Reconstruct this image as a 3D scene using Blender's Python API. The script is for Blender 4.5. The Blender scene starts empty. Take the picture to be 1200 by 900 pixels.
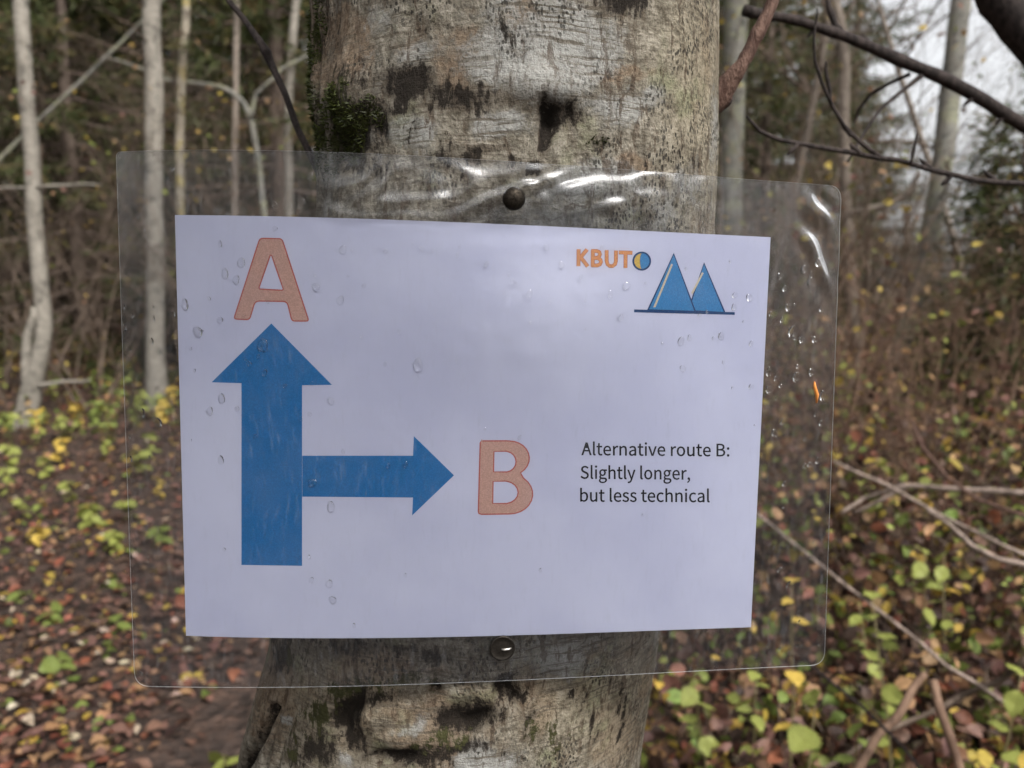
import bpy, bmesh, math, random
import numpy as np
from mathutils import Vector, noise

random.seed(7)
rng = np.random.default_rng(11)
SC = bpy.context.scene
COL = SC.collection

# ------------------------------------------------------------------ camera
PITCH = math.radians(6.1)
CAM = Vector((0, 0, 1.45))
FPX = 942.0                                   # focal length in pixels of the 1200 x 900 photograph
cam_d = bpy.data.cameras.new('camera')
cam = bpy.data.objects.new('camera', cam_d)
COL.objects.link(cam)
cam.location = CAM
cam.rotation_euler = (math.pi / 2 - PITCH, 0, 0)
cam_d.sensor_width = 36
cam_d.lens = FPX / 1200 * 36
cam_d.clip_start = 0.02
cam_d.clip_end = 900
cam_d.dof.use_dof = True
cam_d.dof.focus_distance = 0.405
cam_d.dof.aperture_fstop = 9.0                # about 3 mm of real aperture, as on a phone
SC.camera = cam

# ------------------------------------------------------------------ sky, sun, exposure
SUN_EL, SUN_AZ = math.radians(48), math.radians(142)   # azimuth clockwise from +Y: behind the camera, to the right
world = bpy.data.worlds.new('World')
SC.world = world
world.use_nodes = True
wn = world.node_tree
wn.nodes.clear()
sky = wn.nodes.new('ShaderNodeTexSky')
sky.sky_type = 'NISHITA'
sky.sun_disc = False
sky.sun_elevation = SUN_EL
sky.sun_rotation = SUN_AZ
sky.air_density = 1.0
sky.dust_density = 6.0
sky.ozone_density = 1.0
hs = wn.nodes.new('ShaderNodeHueSaturation')           # an overcast sky: the blue is mostly washed out
hs.inputs['Saturation'].default_value = 0.12
bg = wn.nodes.new('ShaderNodeBackground')
bg.inputs['Strength'].default_value = 0.13
wo = wn.nodes.new('ShaderNodeOutputWorld')
wn.links.new(sky.outputs[0], hs.inputs['Color'])
wn.links.new(hs.outputs[0], bg.inputs[0])
wn.links.new(bg.outputs[0], wo.inputs[0])

sun_d = bpy.data.lights.new('sun', 'SUN')
sun_d.energy = 1.5
sun_d.angle = math.radians(16)
sun_d.color = (1.0, 0.96, 0.90)
sun = bpy.data.objects.new('sun', sun_d)
COL.objects.link(sun)
sdir = Vector((math.sin(SUN_AZ) * math.cos(SUN_EL), math.cos(SUN_AZ) * math.cos(SUN_EL), math.sin(SUN_EL)))
sun.rotation_euler = sdir.to_track_quat('Z', 'Y').to_euler()
sun.location = sdir * 60

vs = SC.view_settings
vs.view_transform = 'Standard'
vs.look = 'None'
vs.gamma = 1
vs.exposure = 1.35
vs.use_curve_mapping = False
SC.cycles.max_bounces = 8
SC.cycles.transparent_max_bounces = 12
SC.cycles.use_denoising = True
SC.cycles.sample_clamp_indirect = 6

# ------------------------------------------------------------------ pixel <-> place helpers
C_R = Vector((1, 0, 0))
C_U = Vector((0, math.sin(PITCH), math.cos(PITCH)))
C_F = Vector((0, math.cos(PITCH), -math.sin(PITCH)))


def ray(px, py):
    return C_R * ((px - 600) / FPX) + C_U * (-(py - 450) / FPX) + C_F


def at(px, py, depth):
    return CAM + ray(px, py) * depth


def at_y(px, py, y):
    r = ray(px, py)
    return CAM + r * (y / r.y)


def project(P):                                # numpy (n,3) -> px, py
    d = P - np.array(CAM)
    x = d @ np.array(C_R)
    u = d @ np.array(C_U)
    f = d @ np.array(C_F)
    f = np.where(np.abs(f) < 1e-6, 1e-6, f)
    return 600 + FPX * x / f, 450 - FPX * u / f, f


def smooth(a, b, x):
    t = np.clip((np.asarray(x, float) - a) / (b - a), 0, 1)
    return t * t * (3 - 2 * t)


def terrain(x, y):
    yy = max(0.0, y - 1.0)
    h = 0.06 * min(yy, 11.0) + 0.01 * max(0, yy - 11.0)
    h *= 1.0 + 0.25 * float(smooth(0.5, 3.5, x))
    h += 0.10 * float(smooth(0.6, 2.2, x)) * float(smooth(0.5, 3, y))
    h += 0.10 * noise.noise(Vector((x * 0.35, y * 0.35, 3.1))) * float(smooth(1, 5, math.hypot(x, y)))
    h += 0.035 * noise.noise(Vector((x * 1.3, y * 1.3, 7.7)))
    d = -0.55 - 0.18 * y                         # a worn footpath going off to the left of the tree
    h -= 0.05 * math.exp(-((x - d) / 0.5) ** 2) * float(smooth(8, 5, y))
    return h


def ground_hit(px, py):
    r = ray(px, py)
    t = 0.3
    for i in range(2000):
        p = CAM + r * t
        if p.z < terrain(p.x, p.y) or t > 60:
            break
        t *= 1.006
    return p


# ------------------------------------------------------------------ naming helpers
def tag(o, label=None, cat=None, group=None, kind=None):
    if label: o['label'] = label
    if cat: o['category'] = cat
    if group: o['group'] = group
    if kind: o['kind'] = kind
    return o


def link(name, me, parent=None, mats=(), smooth_shade=True):
    o = bpy.data.objects.new(name, me)
    COL.objects.link(o)
    for m in mats:
        me.materials.append(m)
    if smooth_shade:
        me.shade_smooth()
    if parent: o.parent = parent
    return o


def empty(name, loc, label, cat, group=None):
    o = bpy.data.objects.new(name, None)
    COL.objects.link(o)
    o.location = loc
    o.empty_display_size = 0.05
    return tag(o, label, cat, group)


def under(o, parent):
    """parent a mesh whose vertices are in world space to an Empty that has only a location"""
    o.parent = parent
    o.matrix_parent_inverse.identity()
    o.location = -Vector(parent.location)
    return o


class MB:
    def __init__(self):
        self.v, self.f, self.c = [], [], []

    def add(self, V, F, col=None):
        b = len(self.v)
        self.v.extend(map(tuple, V))
        self.f.extend([tuple(i + b for i in f) for f in F])
        if col is not None:
            self.c.extend([tuple(col)] * len(V))

    def tube(self, pts, rad, n=6, col=None, cap=True):
        P = np.array([tuple(p) for p in pts], float)
        k = len(P)
        R = np.broadcast_to(np.asarray(rad, float), (k,))
        T = np.gradient(P, axis=0)
        T /= np.linalg.norm(T, axis=1)[:, None] + 1e-12
        a = np.array((1.0, 0, 0)) if abs(T[0][0]) < 0.8 else np.array((0, 1.0, 0))
        u = np.cross(T[0], a); u /= np.linalg.norm(u)
        ang = np.arange(n) * 2 * math.pi / n
        V = []
        for i in range(k):
            u = u - T[i] * (u @ T[i]); u /= np.linalg.norm(u) + 1e-12
            w = np.cross(T[i], u)
            V.append(P[i] + R[i] * (np.cos(ang)[:, None] * u + np.sin(ang)[:, None] * w))
        V = np.concatenate(V)
        F = [(i * n + j, i * n + (j + 1) % n, (i + 1) * n + (j + 1) % n, (i + 1) * n + j) for i in range(k - 1) for j in range(n)]
        if cap:
            F.append(tuple(range(n))[::-1]); F.append(tuple((k - 1) * n + j for j in range(n)))
        self.add(V, F, col)

    def mesh(self, name):
        me = bpy.data.meshes.new(name)
        me.from_pydata(self.v, [], self.f)
        if self.c:
            ca = me.color_attributes.new('col', 'FLOAT_COLOR', 'POINT')
            ca.data.foreach_set('color', np.array([(c[0], c[1], c[2], 1) for c in self.c], np.float32).ravel())
        me.update()
        return me


# ------------------------------------------------------------------ material helpers
class Nodes:
    def __init__(self, name):
        self.m = bpy.data.materials.new(name)
        self.m.use_nodes = True
        self.t = self.m.node_tree
        self.t.nodes.clear()
        self.out = self.t.nodes.new('ShaderNodeOutputMaterial')

    def n(self, typ, ins=None, **props):
        nd = self.t.nodes.new('ShaderNode' + typ)
        for k, v in props.items(): setattr(nd, k, v)
        for k, v in (ins or {}).items(): self.set(nd.inputs[k], v)
        return nd

    def set(self, sock, v):
        if isinstance(v, bpy.types.Node): v = v.outputs[0]
        if isinstance(v, bpy.types.NodeSocket): self.t.links.new(v, sock)
        elif isinstance(v, (tuple, list)) and len(v) == 3 and sock.type == 'RGBA': sock.default_value = (*v, 1)
        else: sock.default_value = v

    def mix(self, fac, a, b, mode='MIX'):
        nd = self.t.nodes.new('ShaderNodeMix')
        nd.data_type = 'RGBA'; nd.blend_type = mode; nd.clamp_factor = True
        self.set(nd.inputs[0], fac); self.set(nd.inputs[6], a); self.set(nd.inputs[7], b)
        return nd.outputs[2]

    def math(self, op, a, b=0.0, c=None, clamp=False):
        nd = self.n('Math', operation=op, use_clamp=clamp)
        self.set(nd.inputs[0], a); self.set(nd.inputs[1], b)
        if c is not None: self.set(nd.inputs[2], c)
        return nd.outputs[0]

    def step(self, v, lo, hi, a=0.0, b=1.0):
        nd = self.n('MapRange', {'Value': v, 'From Min': lo, 'From Max': hi, 'To Min': a, 'To Max': b}, interpolation_type='SMOOTHSTEP')
        return nd.outputs[0]

    def coords(self, scale=(1, 1, 1), kind='Object'):
        tc = self.n('TexCoord')
        return self.n('Mapping', {'Vector': tc.outputs[kind], 'Scale': scale}).outputs[0]

    def noise(self, vec, scale, detail=4, rough=0.55, dist=0.0):
        return self.n('TexNoise', {'Vector': vec, 'Scale': scale, 'Detail': detail, 'Roughness': rough, 'Distortion': dist}).outputs[0]

    def attr(self, name):
        return self.n('Attribute', attribute_name=name)

    def principled(self, **kw):
        p = self.n('BsdfPrincipled')
        p.inputs['Specular IOR Level'].default_value = 0.12
        for k, v in kw.items(): self.set(p.inputs[k.replace('_', ' ')], v)
        self.t.links.new(p.outputs[0], self.out.inputs[0])
        return p

    def bump(self, h, dist, strength=1.0):
        return self.n('Bump', {'Height': h, 'Distance': dist, 'Strength': strength}).outputs[0]


def plain(name, col, rough=0.6, **kw):
    s = Nodes(name)
    v = s.coords()
    c = s.mix(s.noise(v, kw.pop('scale', 60), 3), tuple(x * 0.8 for x in col), tuple(min(1, x * 1.2) for x in col))
    s.principled(Base_Color=c, Roughness=rough, **kw)
    return s.m


def leaf_material(name, rough=0.55, col=None):
    """leaf colour from the 'col' attribute or a fixed colour, with veins of fine noise and some light passing through"""
    s = Nodes(name)
    v = s.coords()
    base = s.attr('col').outputs['Color'] if col is None else col
    c = s.mix(s.step(s.noise(v, 35, 3), 0.35, 0.7), s.mix(1.0, base, (0.62, 0.58, 0.55), 'MULTIPLY'), base)
    p = s.n('BsdfPrincipled', {'Base Color': c, 'Roughness': rough, 'Specular IOR Level': 0.2})
    tr = s.n('BsdfTranslucent', {'Color': c})
    mx = s.n('MixShader', {0: 0.22, 1: p, 2: tr})
    s.t.links.new(mx.outputs[0], s.out.inputs[0])
    return s.m


def wood_material(name, col, col2, scale=30, rough=0.75, bump=0.002):
    s = Nodes(name)
    v = s.coords((1, 1, 0.35))
    n1 = s.noise(v, scale, 5)
    n2 = s.noise(v, scale * 5, 3)
    c = s.mix(s.step(n1, 0.35, 0.65), col, col2)
    c = s.mix(s.step(n2, 0.5, 0.75, 0, 0.6), c, tuple(x * 0.45 for x in col))
    s.principled(Base_Color=c, Roughness=rough, Normal=s.bump(n2, bump))
    return s.m

# ------------------------------------------------------------------ the ground
def build_ground():
    s = Nodes('forest_soil')
    v = s.coords()
    n1 = s.noise(v, 3.0, 6)
    n2 = s.noise(v, 38, 5, 0.65)
    vo = s.n('TexVoronoi', {'Vector': v, 'Scale': 26.0, 'Randomness': 1.0})
    c = s.mix(s.step(n1, 0.35, 0.65), (0.022, 0.0165, 0.0145), (0.045, 0.033, 0.028))
    litter = s.mix(s.n('SeparateColor', {0: vo.outputs['Color']}).outputs[0], (0.022, 0.016, 0.013), (0.095, 0.060, 0.045))
    c = s.mix(s.step(n2, 0.38, 0.62), c, litter)
    c = s.mix(s.step(s.noise(v, 9, 4), 0.56, 0.7, 0, 0.6), c, (0.012, 0.009, 0.007))
    s.principled(Base_Color=c, Roughness=0.75, Normal=s.bump(s.math('ADD', n2, vo.outputs['Distance']), 0.02))
    n = 200
    t = np.linspace(-1, 1, n)
    g = np.sinh(t * 6.0) / np.sinh(6.0) * 350
    X, Y = np.meshgrid(g, g + 2.5)
    V = [(x, y, terrain(x, y)) for x, y in zip(X.ravel(), Y.ravel())]
    F = [(i * n + j, i * n + j + 1, (i + 1) * n + j + 1, (i + 1) * n + j) for i in range(n - 1) for j in range(n - 1)]
    me = bpy.data.meshes.new('ground')
    me.from_pydata(V, [], F)
    tag(link('ground', me, None, [s.m]), 'brown forest floor of soil and leaf litter', kind='structure')


build_ground()

# ------------------------------------------------------------------ the sheet's surface (an A4 print in a larger pouch, bowed round the trunk)
def cam_vec(x, y, z):
    return C_R * x + C_U * y - C_F * z


S_O = CAM + cam_vec(-0.01609, -0.02576, -0.41189)
S_N = cam_vec(0.09470, -0.10670, 0.98977).normalized()
S_X = cam_vec(0.99523, -0.01335, -0.09666).normalized()
S_Y = S_N.cross(S_X).normalized()
BOW = 0.0115


def bow(u, v):
    return (BOW + 0.05 * v) * (1 - (u / 0.1485) ** 2) * (1 - 0.5 * np.clip(u / 0.1485, -1.2, 1.2))


def sheet_pt(u, v, off=0.0):
    return S_O + S_X * u + S_Y * v + S_N * (float(bow(u, v)) + off)


def sheet_uv(px, py):
    r = ray(px, py)
    w = 0.0
    for i in range(8):
        t = (S_O + S_N * w - CAM).dot(S_N) / r.dot(S_N)
        d = CAM + r * t - S_O
        u, v = d.dot(S_X), d.dot(S_Y)
        w = float(bow(u, v))
    return u, v


# ------------------------------------------------------------------ the tree that carries the sign
def blob(px, py, lst):
    m = np.zeros_like(px)
    for x, y, rx, ry, s in lst:
        m = np.maximum(m, s * np.exp(-(((px - x) / rx) ** 2 + ((py - y) / ry) ** 2)))
    return m


def bark_material():
    s = Nodes('lichen_bark')
    v = s.coords()
    a1 = s.n('SeparateColor', {0: s.attr('dark_moss_white').outputs['Color']})
    a2 = s.n('SeparateColor', {0: s.attr('growth').outputs['Color']})
    dark, moss, white = a1.outputs
    brown, speck, yellow = a2.outputs
    warp = s.n('TexNoise', {'Vector': v, 'Scale': 30.0, 'Detail': 3.0})
    wv = s.n('VectorMath', {0: warp.outputs['Color'], 1: (0.5, 0.5, 0.5)}, operation='SUBTRACT')
    wv = s.n('VectorMath', {0: wv.outputs[0], 'Scale': 0.007}, operation='SCALE')
    vw = s.n('VectorMath', {0: v, 1: wv.outputs[0]}, operation='ADD').outputs[0]
    def stretched(scale):
        return s.n('Mapping', {'Vector': vw, 'Scale': scale}).outputs[0]
    vert = s.noise(stretched((1, 1, 0.26)), 210, 6, 0.68)         # up-and-down flecks and fissures
    vert2 = s.noise(stretched((1, 1, 0.14)), 75, 6, 0.62)
    hori = s.noise(stretched((0.07, 0.07, 1.0)), 560, 5, 0.6)     # fine level striations
    fine = s.noise(v, 900, 4, 0.75)
    grit = s.noise(vw, 330, 6, 0.75)
    mid = s.noise(vw, 105, 7, 0.7)
    big = s.noise(vw, 18, 7, 0.66)
    big2 = s.noise(s.n('VectorMath', {0: vw, 1: (3.1, 7.7, 1.3)}, operation='ADD').outputs[0], 27, 6, 0.66)
    # ground tone of the bark
    c = s.mix(s.step(mid, 0.32, 0.68), (0.098, 0.085, 0.064), (0.295, 0.270, 0.222))
    c = s.mix(s.step(s.math('ADD', big2, s.math('MULTIPLY', brown, 0.30)), 0.56, 0.74, 0, 0.70), c, s.mix(vert, (0.11, 0.072, 0.045), (0.25, 0.175, 0.115)))
    c = s.mix(s.math('MULTIPLY', yellow, s.step(mid, 0.2, 0.6, 0.25, 0.8)), c, s.mix(vert2, (0.19, 0.157, 0.105), (0.37, 0.325, 0.235)))
    # pale crust lichen with ragged edges
    wm = s.math('ADD', s.math('MULTIPLY', white, 0.30), s.math('ADD', s.math('MULTIPLY', big, 0.75), s.math('MULTIPLY', grit, 0.30)))
    lich = s.step(wm, 0.555, 0.68)
    c = s.mix(s.math('MULTIPLY', lich, 0.85), c, s.mix(s.step(grit, 0.3, 0.7), (0.19, 0.19, 0.177), (0.42, 0.42, 0.40)))
    # greenish tinge of algae
    c = s.mix(s.step(s.noise(vw, 31, 5), 0.55, 0.70, 0, 0.45), c, (0.185, 0.20, 0.11))
    # dark outlines between the crusts
    ve = s.n('TexVoronoi', {'Vector': s.n('VectorMath', {0: vw, 1: s.n('VectorMath', {0: s.n('TexNoise', {'Vector': v, 'Scale': 160.0, 'Detail': 3.0}).outputs['Color'], 'Scale': 0.012}, operation='SCALE').outputs[0]}, operation='ADD').outputs[0], 'Scale': 34.0}, feature='DISTANCE_TO_EDGE').outputs['Distance']
    line = s.math('MULTIPLY', s.step(ve, 0.010, 0.030, 1, 0), s.step(s.noise(v, 40, 2), 0.50, 0.62))
    c = s.mix(s.math('MULTIPLY', line, 0.6), c, (0.08, 0.062, 0.048))
    # brown flecks, fissures and level lines
    fis = s.step(vert, 0.52, 0.585)
    c = s.mix(s.math('MULTIPLY', fis, s.step(s.math('ADD', vert2, s.math('MULTIPLY', brown, 0.20)), 0.42, 0.60, 0.12, 0.74)), c, (0.070, 0.046, 0.031))
    lev = s.math('MULTIPLY', s.step(hori, 0.52, 0.60), s.step(s.noise(v, 15, 3), 0.38, 0.56, 0.2, 0.85))
    c = s.mix(lev, c, (0.11, 0.092, 0.070))
    # black fruiting dots of the lichen
    vd = s.n('TexVoronoi', {'Vector': s.n('Mapping', {'Vector': vw, 'Scale': (1, 1, 0.6)}).outputs[0], 'Scale': 520.0}).outputs['Distance']
    dm = s.math('ADD', s.math('MULTIPLY', speck, 0.9), s.step(s.noise(v, 34, 3), 0.50, 0.62, 0, 0.85), clamp=True)
    dots = s.math('MULTIPLY', s.step(s.math('ADD', vd, s.math('MULTIPLY', s.math('SUBTRACT', grit, 0.5), 0.5)), 0.30, 0.42, 1, 0), dm)
    c = s.mix(s.math('MULTIPLY', dots, 0.9), c, (0.030, 0.027, 0.023))
    c = s.mix(s.step(grit, 0.47, 0.62, 0, 0.66), c, s.mix(1.0, c, (0.36, 0.33, 0.29), 'MULTIPLY'))
    # soft brown-black smears round the dark patches, then the patches and moss, ragged by noise
    c = s.mix(s.math('MULTIPLY', s.step(s.math('ADD', dark, s.math('MULTIPLY', s.math('SUBTRACT', mid, 0.5), 0.9)), 0.02, 0.75), s.step(dark, 0.0, 0.15, 0, 0.72)), c, s.mix(vert, (0.022, 0.017, 0.013), (0.095, 0.070, 0.050)))
    rag = s.math('ADD', s.math('MULTIPLY', s.math('SUBTRACT', mid, 0.5), 1.5), s.math('ADD', s.math('MULTIPLY', s.math('SUBTRACT', s.math('ADD', s.math('MULTIPLY', vert, 0.6), s.math('MULTIPLY', grit, 0.4)), 0.5), 3.4), s.math('MULTIPLY', s.math('SUBTRACT', big2, 0.5), 1.2)))
    dk = s.math('ADD', dark, rag)
    dark_patch = s.math('MULTIPLY', s.step(dk, 0.30, 0.68), s.step(dark, 0.03, 0.22))
    c = s.mix(s.math('MULTIPLY', dark_patch, 0.93), c, s.mix(grit, (0.003, 0.0026, 0.0022), (0.022, 0.017, 0.013)))
    mk = s.math('ADD', moss, s.math('MULTIPLY', rag, 0.8))
    c = s.mix(s.math('MULTIPLY', s.step(mk, 0.34, 0.60), s.step(moss, 0.03, 0.2)), c, s.mix(grit, (0.012, 0.014, 0.006), (0.070, 0.068, 0.026)))
    h = s.math('ADD', s.math('MULTIPLY', vert, -0.9), s.math('MULTIPLY', mid, 1.1))
    h = s.math('ADD', h, s.math('MULTIPLY', hori, -0.30))
    h = s.math('ADD', h, s.math('MULTIPLY', grit, 0.75))
    h = s.math('ADD', h, s.math('MULTIPLY', lich, 0.15))
    h = s.math('SUBTRACT', h, s.math('ADD', s.math('MULTIPLY', dots, 0.25), s.math('MULTIPLY', dark_patch, 0.3)))
    s.principled(Base_Color=c, Roughness=0.9, Normal=s.bump(h, 0.0034))
    return s.m


ROW_Y = [-120, 0, 100, 200, 330, 740, 800, 900, 980]
ROW_L = [361, 364, 368, 372, 366, 311, 292, 262, 236]
ROW_R = [845, 843, 842, 841, 836, 772, 762, 746, 732]
def sheet_dist(px, py):
    p = sheet_pt(*sheet_uv(px, min(max(py, 230), 760)))
    return math.hypot(p.x, p.y) + 0.008


axis_tab = []
for y, l, r in zip(ROW_Y, ROW_L, ROW_R):
    tl = math.atan(ray(l, y).x / ray(l, y).y); tr = math.atan(ray(r, y).x / ray(r, y).y)
    th, al = (tl + tr) / 2, (tr - tl) / 2
    D = sheet_dist((l + r) / 2, y) / (1 - math.sin(al))
    R = D * math.sin(al)
    X, Yy = D * math.sin(th), D * math.cos(th)
    zz = CAM.z + ray(600, y).z / ray(600, y).y * (D * math.cos(th))
    axis_tab.append((zz, X, Yy, R))
axis_tab = sorted(axis_tab)
_z = [a[0] for a in axis_tab]
ZG = terrain(-0.1, 0.55)
lo, hi = axis_tab[0], axis_tab[-1]
tab = [(ZG - 0.35, lo[1] - 0.06, lo[2], 0.36), (ZG - 0.05, lo[1] - 0.055, lo[2], 0.27), (ZG + 0.12, lo[1] - 0.05, lo[2], 0.20),
       (ZG + 0.45, lo[1] - 0.04, lo[2], 0.152)] + axis_tab + [(2.4, hi[1] + 0.05, hi[2] + 0.02, 0.120), (4, hi[1] + 0.12, hi[2] + 0.1, 0.10),
       (6.5, hi[1] + 0.25, hi[2] + 0.2, 0.07), (9.5, hi[1] + 0.3, hi[2] + 0.3, 0.02)]
TZ, TX, TY, TR = (np.array([t[i] for t in tab]) for i in range(4))


def build_sign_tree():
    root = empty('sign_tree', (float(TX[0]), float(TY[0]), ZG), 'thick tree trunk with pale lichen bark carrying the route sign', 'tree')
    nc = 560
    zs = np.concatenate([np.linspace(TZ[0], 1.02, 40, endpoint=False), np.arange(1.02, 1.74, 0.0015), np.linspace(1.745, 9.5, 70)])
    ax, ay, ar = (np.interp(zs, TZ, q) for q in (TX, TY, TR))
    th = np.arange(nc) / nc * 2 * math.pi
    Z, T = np.meshgrid(zs, th, indexing='ij')
    AX, AY, AR = (np.repeat(q[:, None], nc, 1) for q in (ax, ay, ar))
    flare = smooth(0.55, 0.0, Z - ZG)
    AR = AR * (1 + 0.18 * flare * np.cos(T * 5 + 0.6))
    P = np.stack([AX + AR * np.cos(T), AY + AR * np.sin(T), Z], -1).reshape(-1, 3)
    nrm = np.stack([np.cos(T), np.sin(T), np.zeros_like(T)], -1).reshape(-1, 3)
    px, py, dep = project(P)
    front = (nrm[:, 1] < 0.35) & (P[:, 2] > 0.95) & (P[:, 2] < 1.85)
    S = (T * 0.133).ravel(); ZF = Z.ravel()
    d = np.zeros(len(P))
    wx = np.zeros(len(P)); wy = np.zeros(len(P))
    cs, sn = np.cos(T).ravel() * 0.133, np.sin(T).ravel() * 0.133
    N = noise.noise; FR = noise.fractal
    for i in range(len(P)):
        a, b, z = cs[i], sn[i], ZF[i]
        lump = N(Vector((a * 14, b * 14, z * 9)))
        d[i] = 0.0018 * lump
        if front[i]:
            q = FR(Vector((a * 70, b * 70, z * 14)), 1.0, 2.1, 4)
            d[i] += 0.0007 * q
            r = N(Vector((a * 34, b * 34, z * 44)))
            wx[i] = 20 * r + 12 * q
            wy[i] = 16 * N(Vector((a * 34 + 9, b * 34, z * 44))) + 9 * N(Vector((a * 90 + 9, b * 90, z * 110)))
            f3 = FR(Vector((a * 120, b * 120, z * 60)), 0.8, 2.2, 3)
            d[i] += 0.0005 * f3
            wx[i] += 7 * f3
    x2, y2 = px + wx, py + wy
    # furrowed edges of the trunk and knots
    left = smooth(430, 370, px) * (py < 450) + smooth(360, 300, px) * (py >= 450)
    for i in np.nonzero((left > 0.02) & front)[0]:
        r = 1 - abs(N(Vector((cs[i] * 60, sn[i] * 60, ZF[i] * 7))) * 2)
        d[i] -= 0.0055 * left[i] * max(0, r) ** 3
    d += 0.006 * blob(px, py, [(645, 105, 45, 26, 1), (440, 835, 50, 26, 1), (560, 800, 40, 22, .9), (400, 110, 40, 40, .8), (470, 860, 40, 20, .8)]) * front
    d -= 0.009 * blob(x2, y2, [(648, 135, 14, 24, 1), (585, 822, 12, 18, 1), (545, 850, 18, 14, .9), (415, 835, 14, 22, .9), (510, 806, 12, 7, .7), (405, 165, 18, 24, .8), (460, 888, 24, 12, .8)]) * front
    crack = np.zeros(len(P))
    cr = [(318, 830), (309, 852), (300, 870), (292, 884), (280, 905)]
    for (xa, ya), (xb, yb) in zip(cr[:-1], cr[1:]):
        t = np.clip(((px - xa) * (xb - xa) + (py - ya) * (yb - ya)) / ((xb - xa) ** 2 + (yb - ya) ** 2), 0, 1)
        dd = np.hypot(px - xa - t * (xb - xa) + wx * 0.15, py - ya - t * (yb - ya))
        crack = np.maximum(crack, np.exp(-(dd / 4.5) ** 2))
    crack *= front
    d -= 0.012 * crack
    # keep the bark behind the sheet
    P = P + nrm * d[:, None]
    rel = (P - np.array(S_O))
    u = rel @ np.array(S_X); v = rel @ np.array(S_Y); w = rel @ np.array(S_N)
    lim = bow(u, v) - 0.0016
    over = np.where((np.abs(u) < 0.19) & (v < 0.16) & (v > -0.16) & front, np.maximum(0, w - lim), 0)
    P = P - np.array(S_N)[None] * over[:, None]
    F = []
    nr = len(zs)
    idx = np.arange(nr * nc).reshape(nr, nc)
    nx = np.roll(idx, -1, 1)
    F = np.stack([idx[:-1], nx[:-1], nx[1:], idx[1:]], -1).reshape(-1, 4)
    me = bpy.data.meshes.new('trunk')
    me.from_pydata(P.tolist(), [], F.tolist())
    dark = blob(x2, y2, [(652, 128, 22, 26, 1), (645, 158, 12, 26, 1), (590, 105, 60, 16, .55), (480, 98, 50, 20, .95), (540, 112, 45, 18, .9), (430, 92, 30, 12, .5), (722, 6, 32, 16, .8), (742, -8, 20, 30, .9),
        (412, 150, 36, 46, 1.2), (625, 195, 16, 10, .8), (528, 180, 9, 20, .5), (480, 160, 8, 30, .45), (330, 768, 20, 24, 1), (587, 815, 14, 24, 1), (545, 845, 34, 20, 1), (412, 828, 18, 30, 1),
        (425, 855, 20, 22, .9), (467, 885, 45, 14, 1), (510, 806, 16, 8, .9), (400, 765, 70, 12, .55), (500, 762, 60, 12, .55), (380, 880, 20, 25, .8), (350, 880, 16, 30, .6),  # includes two wide dark bands just below the paper's lower edge
        (670, 820, 14, 10, .5), (430, 815, 60, 10, .6), (540, 880, 60, 8, .7), (620, 845, 8, 30, .5), (690, 850, 8, 30, .5), (730, 830, 6, 40, .5), (560, 175, 60, 6, .5), (600, 40, 6, 30, .6), (690, 110, 30, 5, .5), (760, 170, 6, 40, .5), (520, 30, 40, 6, .45), (800, 185, 6, 30, .4), (372, 60, 9, 120, .5), (455, 130, 40, 10, .6)])
    dark = np.maximum(dark, crack)
    moss = blob(x2, y2, [(408, 142, 26, 40, 1), (385, 175, 14, 25, .8), (366, 110, 10, 60, .7), (372, 20, 8, 60, .6), (375, 838, 26, 24, .6), (345, 875, 22, 26, .55), (395, 805, 20, 10, .6),
        (340, 775, 18, 18, .6), (695, 168, 18, 8, .6), (640, 860, 40, 30, .42), (460, 800, 60, 16, .5), (520, 870, 50, 12, .5), (480, 815, 30, 10, .4)])
    white = -0.35 * smooth(770, 800, py) + blob(x2, y2, [(670, 65, 60, 42, 1), (590, 70, 50, 30, .9), (740, 125, 55, 26, 1), (590, 140, 32, 18, .9), (500, 60, 40, 24, .6), (470, 160, 50, 20, .55), (560, 892, 50, 16, 1), (330, 842, 14, 9, 1), (650, 785, 35, 20, .6), (480, 845, 26, 14, .8), (410, 885, 14, 14, .8), (700, 215, 60, 30, .5)])
    brown = blob(x2, y2, [(520, 830, 200, 70, .62), (385, 60, 34, 80, 1), (470, 50, 40, 20, .9), (545, 80, 22, 60, .7), (620, 20, 12, 40, .9), (730, 85, 50, 10, .8), (750, 195, 60, 18, .7), (315, 810, 34, 80, 1), (430, 785, 70, 24, 1), (450, 860, 60, 30, .7), (720, 860, 36, 50, .9), (760, 800, 18, 60, .7), (690, 770, 60, 30, .5), (835, 60, 20, 120, .5)])
    yel = blob(px, py, [(815, 90, 45, 150, 1), (835, 200, 22, 60, .8), (400, 830, 70, 70, .8), (690, 830, 80, 80, .8), (740, 780, 40, 60, .6), (380, 800, 60, 30, .6)])
    speck = blob(x2, y2, [(700, 82, 34, 18, 1), (825, 150, 24, 40, 1), (800, 200, 50, 40, .8), (760, 235, 60, 40, .7), (715, 800, 26, 14, .9), (750, 805, 10, 26, .8), (470, 10, 50, 12, .7), (810, 30, 18, 60, .7), (640, 880, 60, 20, .5)])
    one = np.ones(len(P))
    for nm, chs in (('dark_moss_white', (dark * front, moss * front, white * front)), ('growth', (brown * front, speck * front, yel * front))):
        ca = me.color_attributes.new(nm, 'FLOAT_COLOR', 'POINT')
        ca.data.foreach_set('color', np.stack([*chs, one], -1).astype(np.float32).ravel())
    me.update()
    under(link('trunk', me, None, [BARK]), root)
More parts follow.
